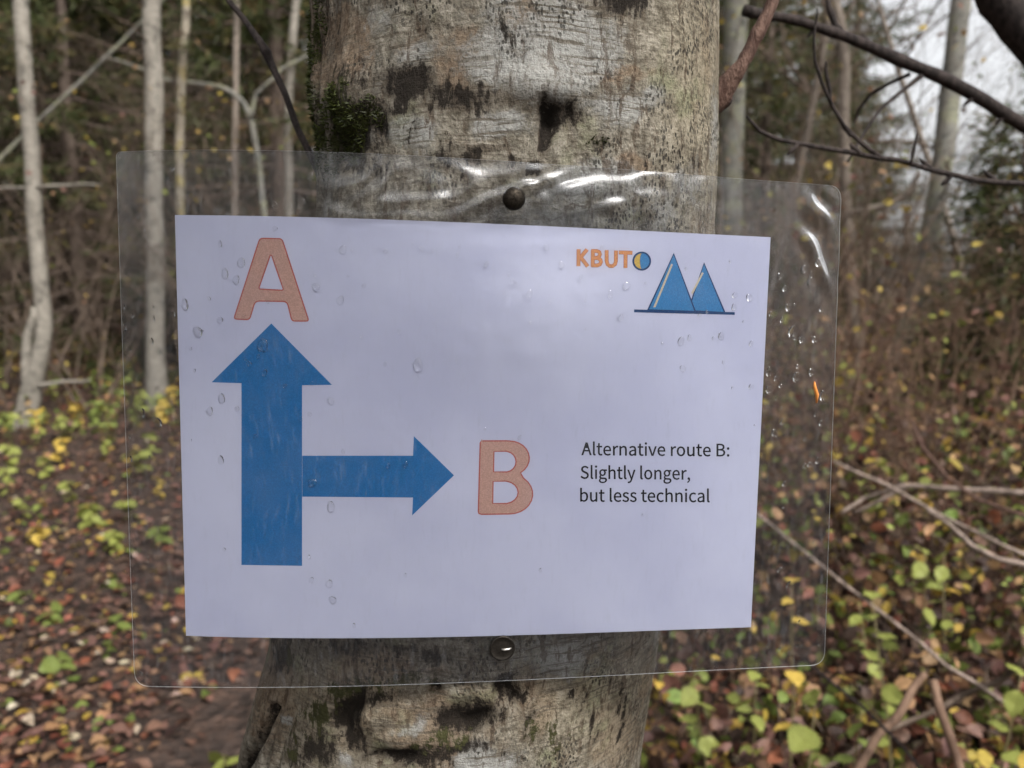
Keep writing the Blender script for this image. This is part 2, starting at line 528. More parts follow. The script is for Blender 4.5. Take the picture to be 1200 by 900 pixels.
    # reddish twig growing from the right flank, a stub below it and a dark twig going up behind the sheet
    def limb(name, pts, wid, mat, n=10, k=4):
        P3 = [at(x, y, dp) for x, y, dp in pts]
        fine = []
        rr = []
        for i in range(len(P3) - 1):
            for j in range(k):
                t = j / k
                p = P3[i].lerp(P3[i + 1], t)
                q = noise.noise_vector(p * 40) * 0.0011
                fine.append(p + q); rr.append((1 + .16 * noise.noise(p * 220)) * (wid[i] * (1 - t) + wid[i + 1] * t) / 2 / FPX * (pts[i][2] * (1 - t) + pts[i + 1][2] * t))
        fine.append(P3[-1]); rr.append(wid[-1] / 2 / FPX * pts[-1][2])
        mb = MB(); mb.tube(fine, rr, n)
        return under(link(name, mb.mesh(name), None, [mat]), root)
    limb('branch', [(815, 135, .545), (842, 112, .54), (856, 94, .535), (868, 78, .53), (880, 58, .53), (890, 36, .53), (900, 14, .53), (912, -14, .53), (930, -60, .53), (950, -110, .54), (985, -190, .56)],
         [34, 34, 24, 17, 16, 17.5, 14, 14, 13, 11, 9], RED_TWIG, 12)
    limb('bud', [(838, 128, .545), (848, 122, .545), (855, 117, .545), (859, 115, .545)], [14, 13, 10, 2], DARK_TWIG, 8)
    limb('twig', [(420, 300, .55), (392, 250, .56), (372, 200, .57), (359, 172, .575), (341, 130, .58), (328, 98, .585), (316, 72, .59), (312, 62, .59), (306, 52, .59), (290, 28, .6), (268, 0, .61), (235, -40, .63), (180, -95, .66)],
         [10, 9, 8.5, 8, 7.5, 7.5, 9, 12, 9, 7, 6.5, 6, 3], DARK_TWIG, 8)
    # moss tufts on the dark side
    mb = MB()
    cand = np.nonzero((moss * front > 0.30) & (py < 330))[0]
    pick = rng.choice(cand, min(5500, len(cand)), replace=False)
    for i in pick:
        p = P[i]; n0 = nrm[i]
        dvec = n0 + rng.normal(0, .55, 3); dvec /= np.linalg.norm(dvec)
        L = rng.uniform(.0015, .0038); s2 = np.cross(dvec, rng.normal(0, 1, 3)); s2 /= np.linalg.norm(s2)
        g = rng.uniform(.5, 1.3)
        mb.add([p - s2 * .0006, p + s2 * .0006, p + dvec * L], [(0, 1, 2)], (0.040 * g, 0.050 * g, 0.010 * g))
    o = under(link('moss', mb.mesh('moss'), None, [LEAF]), root)
    tag(o, 'dark green moss tufts on the bark', kind='stuff')
    # high bare branches
    for k in range(9):
        z = 2.6 + k * 0.72
        p0 = Vector((float(np.interp(z, TZ, TX)), float(np.interp(z, TZ, TY)), z))
        a = k * 2.4
        mb = MB(); r0 = float(np.interp(z, TZ, TR)) * 0.4
        grow(mb, p0, Vector((math.cos(a), math.sin(a), 0.7)), 1.6, r0, 3, 5)
        under(link('branch', mb.mesh('branch'), None, [DARK_TWIG]), root)
    return root


def grow(mb, p, d, length, r, depth, sides=5, droop=0.0, wob=0.22, nchild=(3, 5), col=None, leaves=None):
    """a wobbling, tapering branch with side branches"""
    d = d.normalized()
    k = max(4, int(6 * min(1.4, length)) + 2)
    pts, rad = [p.copy()], [r]
    dirs = [d]
    for i in range(k):
        d = (d + Vector((random.gauss(0, wob), random.gauss(0, wob), random.gauss(0, wob) - droop))* 0.6).normalized()
        p = p + d * (length / k)
        pts.append(p.copy()); rad.append(max(0.0009, r * (1 - 0.75 * (i + 1) / k))); dirs.append(d)
    mb.tube(pts, rad, sides, col)
    if leaves is not None and depth <= 1:
        for q in pts[2:]:
            if random.random() < 0.35: leaves.append(q.copy())
    if depth > 0:
        for c in range(random.randint(*nchild)):
            i = random.randint(max(1, k // 4), k)
            nd = (dirs[i] + Vector((random.gauss(0, .6), random.gauss(0, .6), random.gauss(0.1, .5)))).normalized()
            grow(mb, pts[i], nd, length * random.uniform(.35, .65), rad[i] * 0.65, depth - 1, max(3, sides - 1), droop, wob, nchild, col, leaves)


BARK = bark_material()
LEAF = leaf_material('leaf_colours')
RED_TWIG = wood_material('red_brown_twig_bark', (0.050, 0.026, 0.019), (0.125, 0.076, 0.058), 200, 0.6, 0.002)
DARK_TWIG = wood_material('dark_twig_bark', (0.014, 0.0105, 0.0095), (0.038, 0.029, 0.026), 140, 0.7, 0.002)
sign_tree = build_sign_tree()

# ------------------------------------------------------------------ the laminated route sign
def film_material():
    s = Nodes('laminate_film')
    v = s.coords()
    scr = s.noise(s.n('Mapping', {'Vector': v, 'Scale': (1, 1, 0.2), 'Rotation': (0, 0.5, 0)}).outputs[0], 420, 4, 0.7)
    fres = s.n('Fresnel', {'IOR': 1.33})
    gl = s.n('BsdfGlossy', {'Color': (1, 1, 1), 'Roughness': 0.24, 'Normal': s.bump(s.noise(v, 330, 5, 0.7), 0.0004, 0.5)})
    tr = s.n('BsdfTransparent', {'Color': (0.875, 0.88, 0.89)})
    df = s.n('BsdfDiffuse', {'Color': (0.75, 0.77, 0.82)})
    haze = s.step(scr, 0.50, 0.85, 0.004, 0.05)
    m1 = s.n('MixShader', {0: haze, 1: tr, 2: df})
    m2 = s.n('MixShader', {0: fres, 1: m1, 2: gl})
    s.t.links.new(m2.outputs[0], s.out.inputs[0])
    return s.m


def paper_material():
    s = Nodes('printed_paper')
    v = s.coords()
    c = s.mix(s.step(s.noise(v, 11, 5), 0.3, 0.7), (0.53, 0.545, 0.685), (0.62, 0.635, 0.76))
    s.principled(Base_Color=c, Roughness=0.8, Normal=s.bump(s.noise(v, 900, 2), 0.0001, 0.3))
    return s.m


def ink(name, col):
    s = Nodes(name)
    v = s.coords()
    g = s.noise(v, 1400, 2, 0.7)
    c = s.mix(s.step(g, 0.35, 0.7), tuple(x * 0.88 for x in col), tuple(min(1, x * 1.12) for x in col))
    c = s.mix(s.step(s.noise(v, 40, 3), 0.4, 0.7, 0, 0.06), c, (0.5, 0.5, 0.6))
    s.principled(Base_Color=c, Roughness=0.7)
    return s.m


INK_BLUE = ink('blue_ink', (0.020, 0.180, 0.435))
INK_LOGO = ink('mountain_blue_ink', (0.045, 0.23, 0.48))
INK_NAVY = ink('navy_ink', (0.012, 0.055, 0.16))
INK_SALMON = ink('salmon_ink', (0.56, 0.36, 0.30))
INK_RED = ink('red_outline_ink', (0.47, 0.13, 0.11))
INK_ORANGE = ink('orange_ink', (0.66, 0.30, 0.12))
INK_RUST = ink('rust_ink', (0.36, 0.10, 0.06))
INK_CREAM = ink('cream_ink', (0.62, 0.55, 0.40))
INK_GOLD = ink('gold_ink', (0.62, 0.43, 0.10))
INK_BLACK = ink('black_ink', (0.006, 0.006, 0.009))
PAPER = paper_material()
FILM = film_material()
_s = Nodes('film_edge')
_g = _s.n('BsdfGlossy', {'Color': (0.9, 0.9, 0.9), 'Roughness': 0.25})
_d = _s.n('BsdfDiffuse', {'Color': (0.8, 0.8, 0.8)})  # white tint stands in for light caught along the cut rim
_t = _s.n('BsdfTransparent', {'Color': (0.85, 0.86, 0.87)})
_m = _s.n('MixShader', {0: 0.3, 1: _d, 2: _t})
_m2 = _s.n('MixShader', {0: 0.25, 1: _m, 2: _g})
_s.t.links.new(_m2.outputs[0], _s.out.inputs[0])
FILM_EDGE = _s.m

FILM_T, PAPER_T = 0.00035, 0.00006
film_px = [(136, 178), (986, 218), (966, 779), (158, 804)]
paper_px = [(205, 252), (903, 278), (880, 735), (218, 745)]
FC = [sheet_uv(*p) for p in film_px]
PC = [sheet_uv(*p) for p in paper_px]
sign = empty('route_sign', sheet_pt(FC[3][0], FC[3][1]), 'laminated paper route sign with blue arrows nailed to the trunk', 'sign')


def quad_uv(C, s, t):                         # s,t in 0..1, t = 0 top
    a = Vector(C[0]).lerp(Vector(C[1]), s); b = Vector(C[3]).lerp(Vector(C[2]), s)
    return a.lerp(b, t)


def wrinkle(px, py, front=True):
    """small relief of the plastic: puckers along the top margin, a crumpled corner, gentle waves elsewhere"""
    n = noise.noise
    q = Vector((px * 0.011, py * 0.020, 0))
    w1 = noise.noise_vector(q) * 1.6
    ridged = math.sin((py * 0.105 + px * 0.02) + 8.0 * w1.x + 4 * w1.y) + 0.4 * math.sin(py * 0.17 - px * 0.06 + 7 * w1.y)
    top = math.exp(-((py - 222) / 24) ** 2) * float(smooth(350, 420, px)) * float(smooth(860, 800, px))
    q2 = Vector((px * 0.03, py * 0.016, 5))
    w2 = noise.noise_vector(q2)
    corner = math.exp(-((px - 958 - 0.05 * (py - 280)) / 20) ** 2) * float(smooth(215, 235, py)) * float(smooth(370, 300, py))
    rid2 = math.sin(px * 0.20 - py * 0.085 + 4.5 * w2.x)
    low = 0.00012 * n(Vector((px * 0.006, py * 0.007, 2)))
    edge = math.exp(-((px - 906) / 8) ** 2) * math.exp(-((py - 335) / 28) ** 2)
    glare_bulge = 0.0018 * math.exp(-((px - 605) / 120) ** 2 - ((py - 372) / 78) ** 2) * float(smooth(258, 290, py)) if front else 0.0  # bulge of the front film, invented to catch a glare at top centre
    glare_bulge *= 1 + 0.07 * n(Vector((px * .045, py * .045, 4))) + 0.025 * n(Vector((px * .17, py * .17, 4)))
    return glare_bulge + 0.0012 * top * (ridged + 0.8) + 0.0013 * corner * rid2 + low + 0.0003 * edge * math.sin(py * .12 + px * .4)


def rounded_outline(C, rad, seg=8):
    """outline of a quad with rounded corners, clockwise from the top left, in sheet coordinates"""
    pts = []
    for i in range(4):
        p, a, b = Vector(C[i]), Vector(C[i - 1]), Vector(C[(i + 1) % 4])
        r = rad[i]
        da, db = (a - p).normalized(), (b - p).normalized()
        for j in range(seg + 1):
            t = j / seg
            q0, q1, q2 = p + da * r, p, p + db * r
            pts.append(q0 * (1 - t) ** 2 + q1 * 2 * t * (1 - t) + q2 * t * t)
    return pts


def sheet_mesh(name, C, rad, thick, step, relief=None, mid=0.0):
    """a thin closed sheet that follows the bow: outline filled, cut by a grid, lifted onto the surface"""
    out = rounded_outline(C, rad) if rad else [Vector(c) for c in C]
    bm = bmesh.new()
    vs = [bm.verts.new((p.x, p.y, 0)) for p in out]
    bm.faces.new(vs)
    xs = [p.x for p in out]; ys = [p.y for p in out]
    for lo_, hi_, ax in ((min(xs), max(xs), 0), (min(ys), max(ys), 1)):
        k = lo_ + step
        while k < hi_ - step * 0.3:
            co = (k, 0, 0) if ax == 0 else (0, k, 0)
            no = (1, 0, 0) if ax == 0 else (0, 1, 0)
            bmesh.ops.bisect_plane(bm, geom=bm.verts[:] + bm.edges[:] + bm.faces[:], plane_co=co, plane_no=no)
            k += step
    bm.verts.ensure_lookup_table()
    base = [(v.co.x, v.co.y) for v in bm.verts]
    fcs = [[v.index for v in f.verts] for f in bm.faces]
    bnd = [(e.verts[0].index, e.verts[1].index) for e in bm.edges if e.is_boundary]
    nrm_up = bm.faces[:][0].normal.z if bm.faces else 1
    bm.free()
    V, n = [], len(base)
    for sgn in (1, -1):
        for u, v in base:
            off = mid + sgn * thick / 2
            p = sheet_pt(u, v)
            if relief:
                x, y, f = project(np.array([p])); off += relief(float(x[0]), float(y[0]), sgn > 0)
            V.append(sheet_pt(u, v, off))
    F = [f for f in fcs] + [[i + n for i in f][::-1] for f in fcs] + [[a, b, b + n, a + n] for a, b in bnd]
    me = bpy.data.meshes.new(name)
    me.from_pydata([tuple(p) for p in V], [], F)
    bm = bmesh.new(); bm.from_mesh(me); bmesh.ops.recalc_face_normals(bm, faces=bm.faces)
    bm.faces.ensure_lookup_table()
    for f in bm.faces[2 * len(fcs):]:
        for e in f.edges: e.smooth = False
    bm.to_mesh(me); bm.free()
    return me, len(fcs)


me, nf = sheet_mesh('laminate', FC, (0.003, 0.0075, 0.008, 0.008), 2 * FILM_T, 0.0016, wrinkle)
lam = under(link('laminate', me, None, [FILM, FILM_EDGE]), sign)
for i, p in enumerate(me.polygons):
    p.material_index = 0 if i < 2 * nf else 1
    p.use_smooth = i < 2 * nf
me, nf = sheet_mesh('paper', PC, None, PAPER_T, 0.006, None, 0.0)
paper = under(link('paper', me, None, [PAPER]), sign)
paper['label'] = 'white printed A4 paper inside the clear pouch'


def flat_print(name, contours, mat, layer=0, thicken=0.0, label=None, px_map=None):
    """filled outlines given in photo pixels, laid on the paper as ink"""
    cu = bpy.data.curves.new('outline', 'CURVE')
    cu.dimensions = '2D'; cu.fill_mode = 'BOTH'; cu.offset = thicken
    for ct in contours:
        sp = cu.splines.new('POLY')
        sp.points.add(len(ct) - 1)
        for p, q in zip(sp.points, ct): p.co = (q[0], -q[1], 0, 1)
        sp.use_cyclic_u = True
    tmp = bpy.data.objects.new('outline', cu)
    COL.objects.link(tmp)
    dg = bpy.context.evaluated_depsgraph_get()
    me0 = tmp.evaluated_get(dg).to_mesh()
    bm = bmesh.new(); bm.from_mesh(me0)
    tmp.evaluated_get(dg).to_mesh_clear()
    bpy.data.objects.remove(tmp); bpy.data.curves.remove(cu)
    bmesh.ops.remove_doubles(bm, verts=bm.verts, dist=1e-4)
    xs = [v.co.x for v in bm.verts]
    k = min(xs) + 12
    while k < max(xs) - 2:
        bmesh.ops.bisect_plane(bm, geom=bm.verts[:] + bm.edges[:] + bm.faces[:], plane_co=(k, 0, 0), plane_no=(1, 0, 0))
        k += 12
    off = PAPER_T / 2 + 0.00004 + 0.00003 * layer
    for v in bm.verts:
        u, w = sheet_uv(v.co.x, -v.co.y)
        v.co = sheet_pt(u, w, off)
    me = bpy.data.meshes.new(name); bm.to_mesh(me); bm.free()
    me.materials.append(mat)
    o = bpy.data.objects.new(name, me); COL.objects.link(o)
    o.parent = paper
    if label: o['label'] = label
    return o


# arrows: one shaft going up, one going right
flat_print('arrow_up', [[(318, 379), (389, 451), (354, 451.5), (354, 663), (283, 662), (283, 449), (248, 448)]], INK_BLUE, 0, label='tall blue arrow pointing up to the letter A')
flat_print('arrow_right', [[(354.3, 534), (484, 534), (485, 511), (532, 557), (483, 604), (484, 583), (354.3, 582)]], INK_BLUE, 0, label='blue arrow pointing right to the letter B')


def soften(pts, r, seg=4):
    out = []
    n = len(pts)
    for i in range(n):
        p, a, b = (Vector(pts[j]) for j in (i, i - 1, (i + 1) % n))
        ra = min(r, (a - p).length * .45); rb = min(r, (b - p).length * .45)
        q0, q2 = p + (a - p).normalized() * ra, p + (b - p).normalized() * rb
        for j in range(seg + 1):
            t = j / seg
            q = q0 * (1 - t) ** 2 + p * 2 * t * (1 - t) + q2 * t * t
            out.append((q.x, q.y))
    return out


A_out = soften([(304, 278.5), (331, 279), (363, 377), (341.5, 377), (336, 354), (299.5, 353.5), (293, 375.5), (273, 374.5)], 4.5)
A_in = soften([(317.5, 299), (331.5, 339.5), (304, 338)], 1.5)


def arc(cx, cy, rx, ry, a0, a1, k=10):
    return [(cx + rx * math.cos(math.radians(a0 + (a1 - a0) * i / k)), cy + ry * math.sin(math.radians(a0 + (a1 - a0) * i / k))) for i in range(k + 1)]


B_out = soften([(563.5, 516), (566, 515.8)], 1)[:3] + [(594, 515.8)] + arc(597, 537, 24, 21, -90, 55) + [(612, 556.5)] + arc(597, 579, 28, 24, -52, 90) + [(564, 603.5), (560.5, 602), (559.8, 599), (562, 519)]
B_in1 = [(579.5, 529.5), (592, 529.5)] + arc(592, 541, 12, 11.5, -80, 80, 8) + [(579, 552.5)]
B_in2 = [(578.5, 564.5), (592, 564.5)] + arc(591, 577, 15.5, 12.5, -80, 80, 8) + [(578, 589.5)]


def grow_poly(pts, r):
    n = len(pts); out = []
    ar = sum(pts[i][0] * pts[(i + 1) % n][1] - pts[(i + 1) % n][0] * pts[i][1] for i in range(n))
    sg = 1 if ar > 0 else -1
    for i in range(n):
        a, p, b = (Vector(pts[j]) for j in (i - 1, i, (i + 1) % n))
        t = (b - a)
        if t.length < 1e-6: out.append(tuple(p)); continue
        t.normalize()
        out.append((p.x + sg * t.y * r, p.y - sg * t.x * r))
    return out


for nm, outer, inner in (('letter_a', A_out, [A_in]), ('letter_b', B_out, [B_in1, B_in2])):
    o = flat_print(nm, [outer] + inner, INK_RED, 0, label='salmon letter %s with a red outline' % nm[-1].upper())
    flat_print(nm + '_fill', [grow_poly(outer, -1.5)] + [grow_poly(i, 1.5) for i in inner], INK_SALMON, 1)

# mountains
flat_print('mountain_line', [[(743, 362.6), (861, 365.8), (861, 369), (743, 366)]], INK_NAVY, 1)
for nm, tri in (('mountain', [(789.5, 297), (815, 365), (759, 363)]), ('mountain', [(825, 308), (849.5, 366), (806, 364)])):
    flat_print(nm, [grow_poly(tri, 0.8)], INK_NAVY, 2 if tri[0][0] < 800 else 0, label='navy outlined blue mountain of the logo')
    flat_print(nm + '_fill', [grow_poly(tri, -1.8)], INK_LOGO, 3 if tri[0][0] < 800 else 1)
flat_print('mountain_ridge', [[(786.5, 309), (788.5, 310), (768, 360), (765.5, 360)]], INK_CREAM, 4)
flat_print('mountain_ridge', [[(822.5, 319), (824.5, 320), (811.5, 345), (810, 343)]], INK_CREAM, 4)


# orange name of the club: bold strokes
def stroke(pts, w):
    L, Rr = [], []
    P = [Vector(p) for p in pts]
    for i, p in enumerate(P):
        t = (P[min(i + 1, len(P) - 1)] - P[max(i - 1, 0)]).normalized()
        n = Vector((-t.y, t.x)) * w / 2
        L.append(tuple(p + n)); Rr.append(tuple(p - n))
    return L + Rr[::-1]


sx, sy = 675.5, 292.0
letters = {
    'letter_k': [[(2.5, 0), (2.3, 20)], [(12.5, 0.3), (4.5, 10)], [(4.3, 8.6), (13.2, 20.3)]],
    'letter_b_small': [[(19.2, 0.6), (19, 20.6)], [(17.5, 2.2), (24, 2.2), (27, 3.6), (27.6, 6), (26.5, 9), (23.5, 10.2), (19.3, 10.2)], [(19.3, 10.4), (25, 10.4), (28.2, 12.5), (28.8, 15), (27.5, 17.8), (24.5, 19), (17.5, 19)]],
    'letter_u': [[(35.4, 1.2), (35.4, 14), (36.4, 17.6), (39, 19.8), (42.4, 19.8), (45.2, 17.6), (46.2, 14), (46.4, 1.6)]],
    'letter_t': [[(49.6, 3.8), (65.6, 4.3)], [(57.6, 3.6), (57.4, 22.0)]],
}
for nm, strokes in letters.items():
    for k, st in enumerate(strokes):
        pts = [(sx + x, sy + y) for x, y in st]
        flat_print(nm.replace('_small', ''), [stroke(pts, 4.6)], INK_RUST, 0 + k)
        flat_print(nm.replace('_small', ''), [stroke(pts, 3.6)], INK_ORANGE, 3 + k)
flat_print('letter_o', [arc(752, 306, 11, 11.2, 0, 350, 35)], INK_NAVY, 0)
flat_print('letter_o_left', [arc(752, 306, 8.8, 9, 90, 270, 16) + arc(752, 306, 2.2, 9, 270, 90, 12)[1:-1]], INK_GOLD, 1)
flat_print('letter_o_right', [arc(752.3, 306, 8.6, 9, -90, 90, 16) + arc(752.3, 306, 2.2, 9, 90, 270, 12)[1:-1][::1] ], INK_LOGO, 2)

# the three lines of text, from glyph outlines (advance width, contours)
GLYPHS = {
    ',': [97,[[[26,-67],[54,-49],[71,-24],[77,7],[74,27],[65,40],[50,44],[38,41],[30,34],[26,22],[30,10],[38,2],[50,-1],[54,0],[49,-20],[37,-36],[19,-48]]]],
    ':': [97,[[[49,137],[60,140],[69,148],[72,161],[69,174],[60,182],[49,186],[37,182],[29,174],[26,161],[29,148],[37,140]],[[49,-5],[60,-1],[69,7],[72,20],[69,32],[60,41],[49,44],[37,41],[29,32],[26,20],[29,7],[37,-1]]]],
    'A': [213,[[[1,0],[34,0],[59,78],[153,78],[177,0],[211,0],[124,257],[88,257]],[[67,104],[79,144],[105,230],[106,230],[132,144],[145,104]]]],
    'B': [230,[[[35,0],[117,0],[168,8],[202,33],[214,75],[208,105],[189,126],[162,137],[162,138],[183,150],[195,170],[200,194],[188,230],[157,250],[111,257],[35,257]],[[68,148],[68,231],[107,231],[141,227],[161,214],[168,190],[161,167],[141,153],[106,148]],[[68,26],[68,123],[112,123],[151,118],[174,102],[182,76],[174,48],[150,31],[112,26]]]],
    'S': [209,[[[106,-5],[153,5],[183,31],[194,68],[187,100],[168,122],[141,137],[104,153],[84,162],[68,175],[62,196],[68,215],[84,228],[110,233],[132,230],[151,222],[168,209],[185,230],[164,246],[139,257],[110,261],[68,252],[39,228],[29,193],[37,162],[57,141],[81,127],[118,111],[140,101],[155,87],[161,65],[154,44],[136,29],[107,24],[81,28],[57,39],[36,56],[17,33],[42,13],[72,0]]]],
    'a': [197,[[[76,-5],[99,-1],[120,9],[139,23],[140,23],[143,0],[169,0],[169,117],[162,158],[141,185],[103,195],[74,191],[49,182],[29,170],[41,148],[58,158],[77,165],[98,168],[122,161],[134,144],[137,120],[71,107],[33,84],[21,49],[28,20],[47,2]],[[85,21],[68,24],[56,34],[51,51],[59,73],[87,89],[137,99],[137,46],[120,32],[103,24]]]],
    'b': [216,[[[116,-5],[157,8],[187,42],[199,98],[190,149],[164,183],[123,195],[102,191],[82,182],[63,168],[64,202],[64,279],[32,279],[32,0],[58,0],[61,20],[62,20],[79,7],[98,-2]],[[111,22],[97,24],[81,30],[64,42],[64,142],[82,156],[99,165],[115,168],[144,159],[160,135],[165,98],[158,57],[139,31]]]],
    'c': [179,[[[107,-5],[129,-2],[150,7],[169,19],[155,41],[142,31],[127,25],[110,22],[79,31],[59,57],[51,95],[59,133],[80,159],[111,168],[125,166],[137,160],[149,152],[165,173],[150,184],[132,192],[110,195],[64,183],[31,149],[18,95],[30,41],[62,7]]]],
    'e': [194,[[[109,-5],[133,-2],[154,5],[172,15],[160,36],[146,28],[130,23],[113,21],[81,29],[59,52],[50,88],[178,88],[179,93],[179,99],[179,106],[170,153],[145,184],[103,195],[62,183],[31,148],[18,95],[31,41],[63,7]],[[49,110],[59,142],[79,163],[104,169],[129,163],[146,143],[151,110]]]],
    'g': [198,[[[96,-88],[147,-78],[181,-54],[193,-22],[185,4],[163,19],[126,23],[89,23],[69,26],[59,33],[56,44],[57,53],[62,61],[68,67],[77,63],[86,61],[96,60],[131,68],[156,91],[166,126],[164,142],[158,155],[150,166],[189,166],[189,190],[123,190],[115,193],[106,194],[96,195],[61,187],[35,163],[25,127],[29,106],[38,89],[50,76],[50,75],[40,66],[32,54],[29,39],[31,26],[37,15],[46,8],[46,6],[31,-6],[21,-21],[18,-37],[28,-64],[55,-82]],[[96,82],[76,87],[61,103],[56,127],[61,151],[76,166],[96,172],[117,166],[131,151],[137,127],[131,103],[116,87]],[[101,-65],[71,-61],[52,-50],[46,-32],[48,-21],[54,-10],[65,0],[74,-2],[82,-3],[90,-3],[123,-3],[144,-5],[157,-13],[161,-27],[154,-46],[133,-60]]]],
    'h': [213,[[[32,0],[64,0],[64,138],[82,154],[98,164],[116,167],[137,162],[149,145],[152,116],[152,0],[184,0],[184,120],[178,161],[159,186],[126,195],[102,191],[81,179],[63,163],[64,202],[64,279],[32,279]]]],
    'i': [96,[[[32,0],[64,0],[64,190],[32,190]],[[48,229],[59,232],[67,239],[70,251],[67,262],[59,269],[48,271],[37,269],[30,262],[27,251],[30,239],[37,232]]]],
    'l': [100,[[[66,-5],[74,-4],[79,-3],[84,-2],[80,23],[77,22],[75,22],[73,22],[69,23],[66,28],[64,36],[64,279],[32,279],[32,38],[36,15],[47,0]]]],
    'n': [214,[[[32,0],[64,0],[64,138],[82,154],[98,164],[116,167],[137,162],[149,145],[152,116],[152,0],[184,0],[184,120],[178,161],[159,186],[126,195],[102,191],[81,179],[62,162],[62,162],[58,190],[32,190]]]],
    'o': [212,[[[106,-5],[150,7],[182,41],[194,95],[182,149],[150,183],[106,195],[63,183],[31,149],[18,95],[31,41],[63,7]],[[106,22],[77,31],[58,57],[51,95],[58,133],[77,159],[106,168],[135,159],[154,133],[161,95],[154,57],[135,31]]]],
    'r': [136,[[[32,0],[64,0],[64,122],[79,148],[95,162],[112,166],[119,166],[125,165],[131,163],[137,191],[131,193],[124,195],[116,195],[96,190],[78,176],[62,155],[62,155],[58,190],[32,190]]]],
    's': [164,[[[82,-5],[120,3],[143,24],[151,52],[142,81],[120,98],[93,110],[73,118],[58,128],[52,143],[56,156],[68,166],[88,170],[103,168],[117,162],[131,153],[146,173],[130,184],[110,192],[87,195],[52,188],[29,168],[22,141],[30,115],[51,97],[77,86],[98,78],[114,66],[120,50],[116,35],[104,24],[83,20],[62,23],[44,31],[27,43],[11,22],[31,8],[56,-1]]]],
    't': [132,[[[92,-5],[104,-4],[116,-1],[127,2],[121,27],[114,24],[106,22],[99,21],[82,26],[72,38],[70,58],[70,164],[121,164],[121,190],[70,190],[70,244],[43,244],[40,190],[9,188],[9,164],[38,164],[38,59],[43,25],[60,3]]]],
    'u': [213,[[[88,-5],[112,0],[132,12],[151,30],[152,30],[154,0],[181,0],[181,190],[149,190],[149,55],[132,37],[115,26],[97,23],[77,28],[65,45],[62,74],[62,190],[29,190],[29,70],[36,29],[55,4]]]],
    'v': [182,[[[73,0],[111,0],[178,190],[146,190],[110,82],[93,26],[91,26],[74,82],[38,190],[5,190]]]],
    'y': [182,[[[35,-82],[68,-73],[91,-50],[106,-16],[178,190],[147,190],[112,85],[97,31],[95,31],[76,85],[38,190],[5,190],[81,0],[77,-15],[67,-36],[53,-50],[34,-56],[29,-55],[24,-54],[19,-53],[13,-78],[19,-80],[27,-81]]]],
}
SPACE = 78


def text_line(s, x0, x1, yb, yb1, cap, dy=0):
    xs, x = [], 0
    for ch in s:
        xs.append(x); x += SPACE if ch == ' ' else GLYPHS[ch][0]
    lastw = max(p[0] for ct in GLYPHS[s[-1]][1] for p in ct)
    first = min(p[0] for ct in GLYPHS[s[0]][1] for p in ct)
    tot = xs[-1] + lastw - first
    kx, ky = (x1 - x0) / tot, cap / 257
    cts = []
    for ch, gx in zip(s, xs):
        if ch == ' ': continue
        for ct in GLYPHS[ch][1]:
            cts.append([(x0 + (gx + a - first) * kx, yb + (yb1 - yb) * ((gx + a) / tot) - b * ky) for a, b in ct])
    return flat_print('text_line', cts, INK_BLACK, 0, 0.22, label='black printed line reading ' + s)


text_line('Alternative route B:', 681.5, 854.5, 533.2, 534.8, 14.6)
text_line('Slightly longer,', 680.5, 808.5, 560.8, 562.0, 14.6)
text_line('but less technical', 680.0, 831.5, 587.6, 588.4, 14.6)


# ------------------------------------------------------------------ nails, needle and drops on the sheet
def lathe(prof, n=28):
    V, F = [], []
    for r, z in prof:
        for j in range(n):
            a = 2 * math.pi * j / n
            V.append((r * math.cos(a), r * math.sin(a), z))
    for i in range(len(prof) - 1):
        for j in range(n):
            F.append((i * n + j, i * n + (j + 1) % n, (i + 1) * n + (j + 1) % n, (i + 1) * n + j))
    F.append(tuple(range(n))[::-1]); F.append(tuple((len(prof) - 1) * n + j for j in range(n)))
    return V, F


SHEET_ROT = (S_X, S_Y, S_N)


def metal(name, col, rough):
    s = Nodes(name)
    v = s.coords()
    n = s.noise(v, 900, 4, 0.7)
    c = s.mix(s.step(n, 0.4, 0.7), col, tuple(x * 0.35 for x in col))
    s.principled(Base_Color=c, Metallic=0.85, Roughness=s.step(n, 0.3, 0.7, rough, rough + 0.25), Normal=s.bump(n, 0.0002, 0.4))
    return s.m


BRONZE = metal('tarnished_bronze', (0.022, 0.018, 0.014), 0.42)
STEEL = metal('dull_steel', (0.030, 0.026, 0.022), 0.42)


def orient(o, px, py, lift):
    from mathutils import Matrix
    u, v = sheet_uv(px, py)
    p = sheet_pt(u, v, lift)
    nx = (S_X + S_N * float((bow(u + .001, v) - bow(u - .001, v)) / .002)).normalized()
    nz = nx.cross(S_Y).normalized()
    o.matrix_world = Matrix(((nx.x, S_Y.x, nz.x, p.x), (nx.y, S_Y.y, nz.y, p.y), (nx.z, S_Y.z, nz.z, p.z), (0, 0, 0, 1)))
    return o


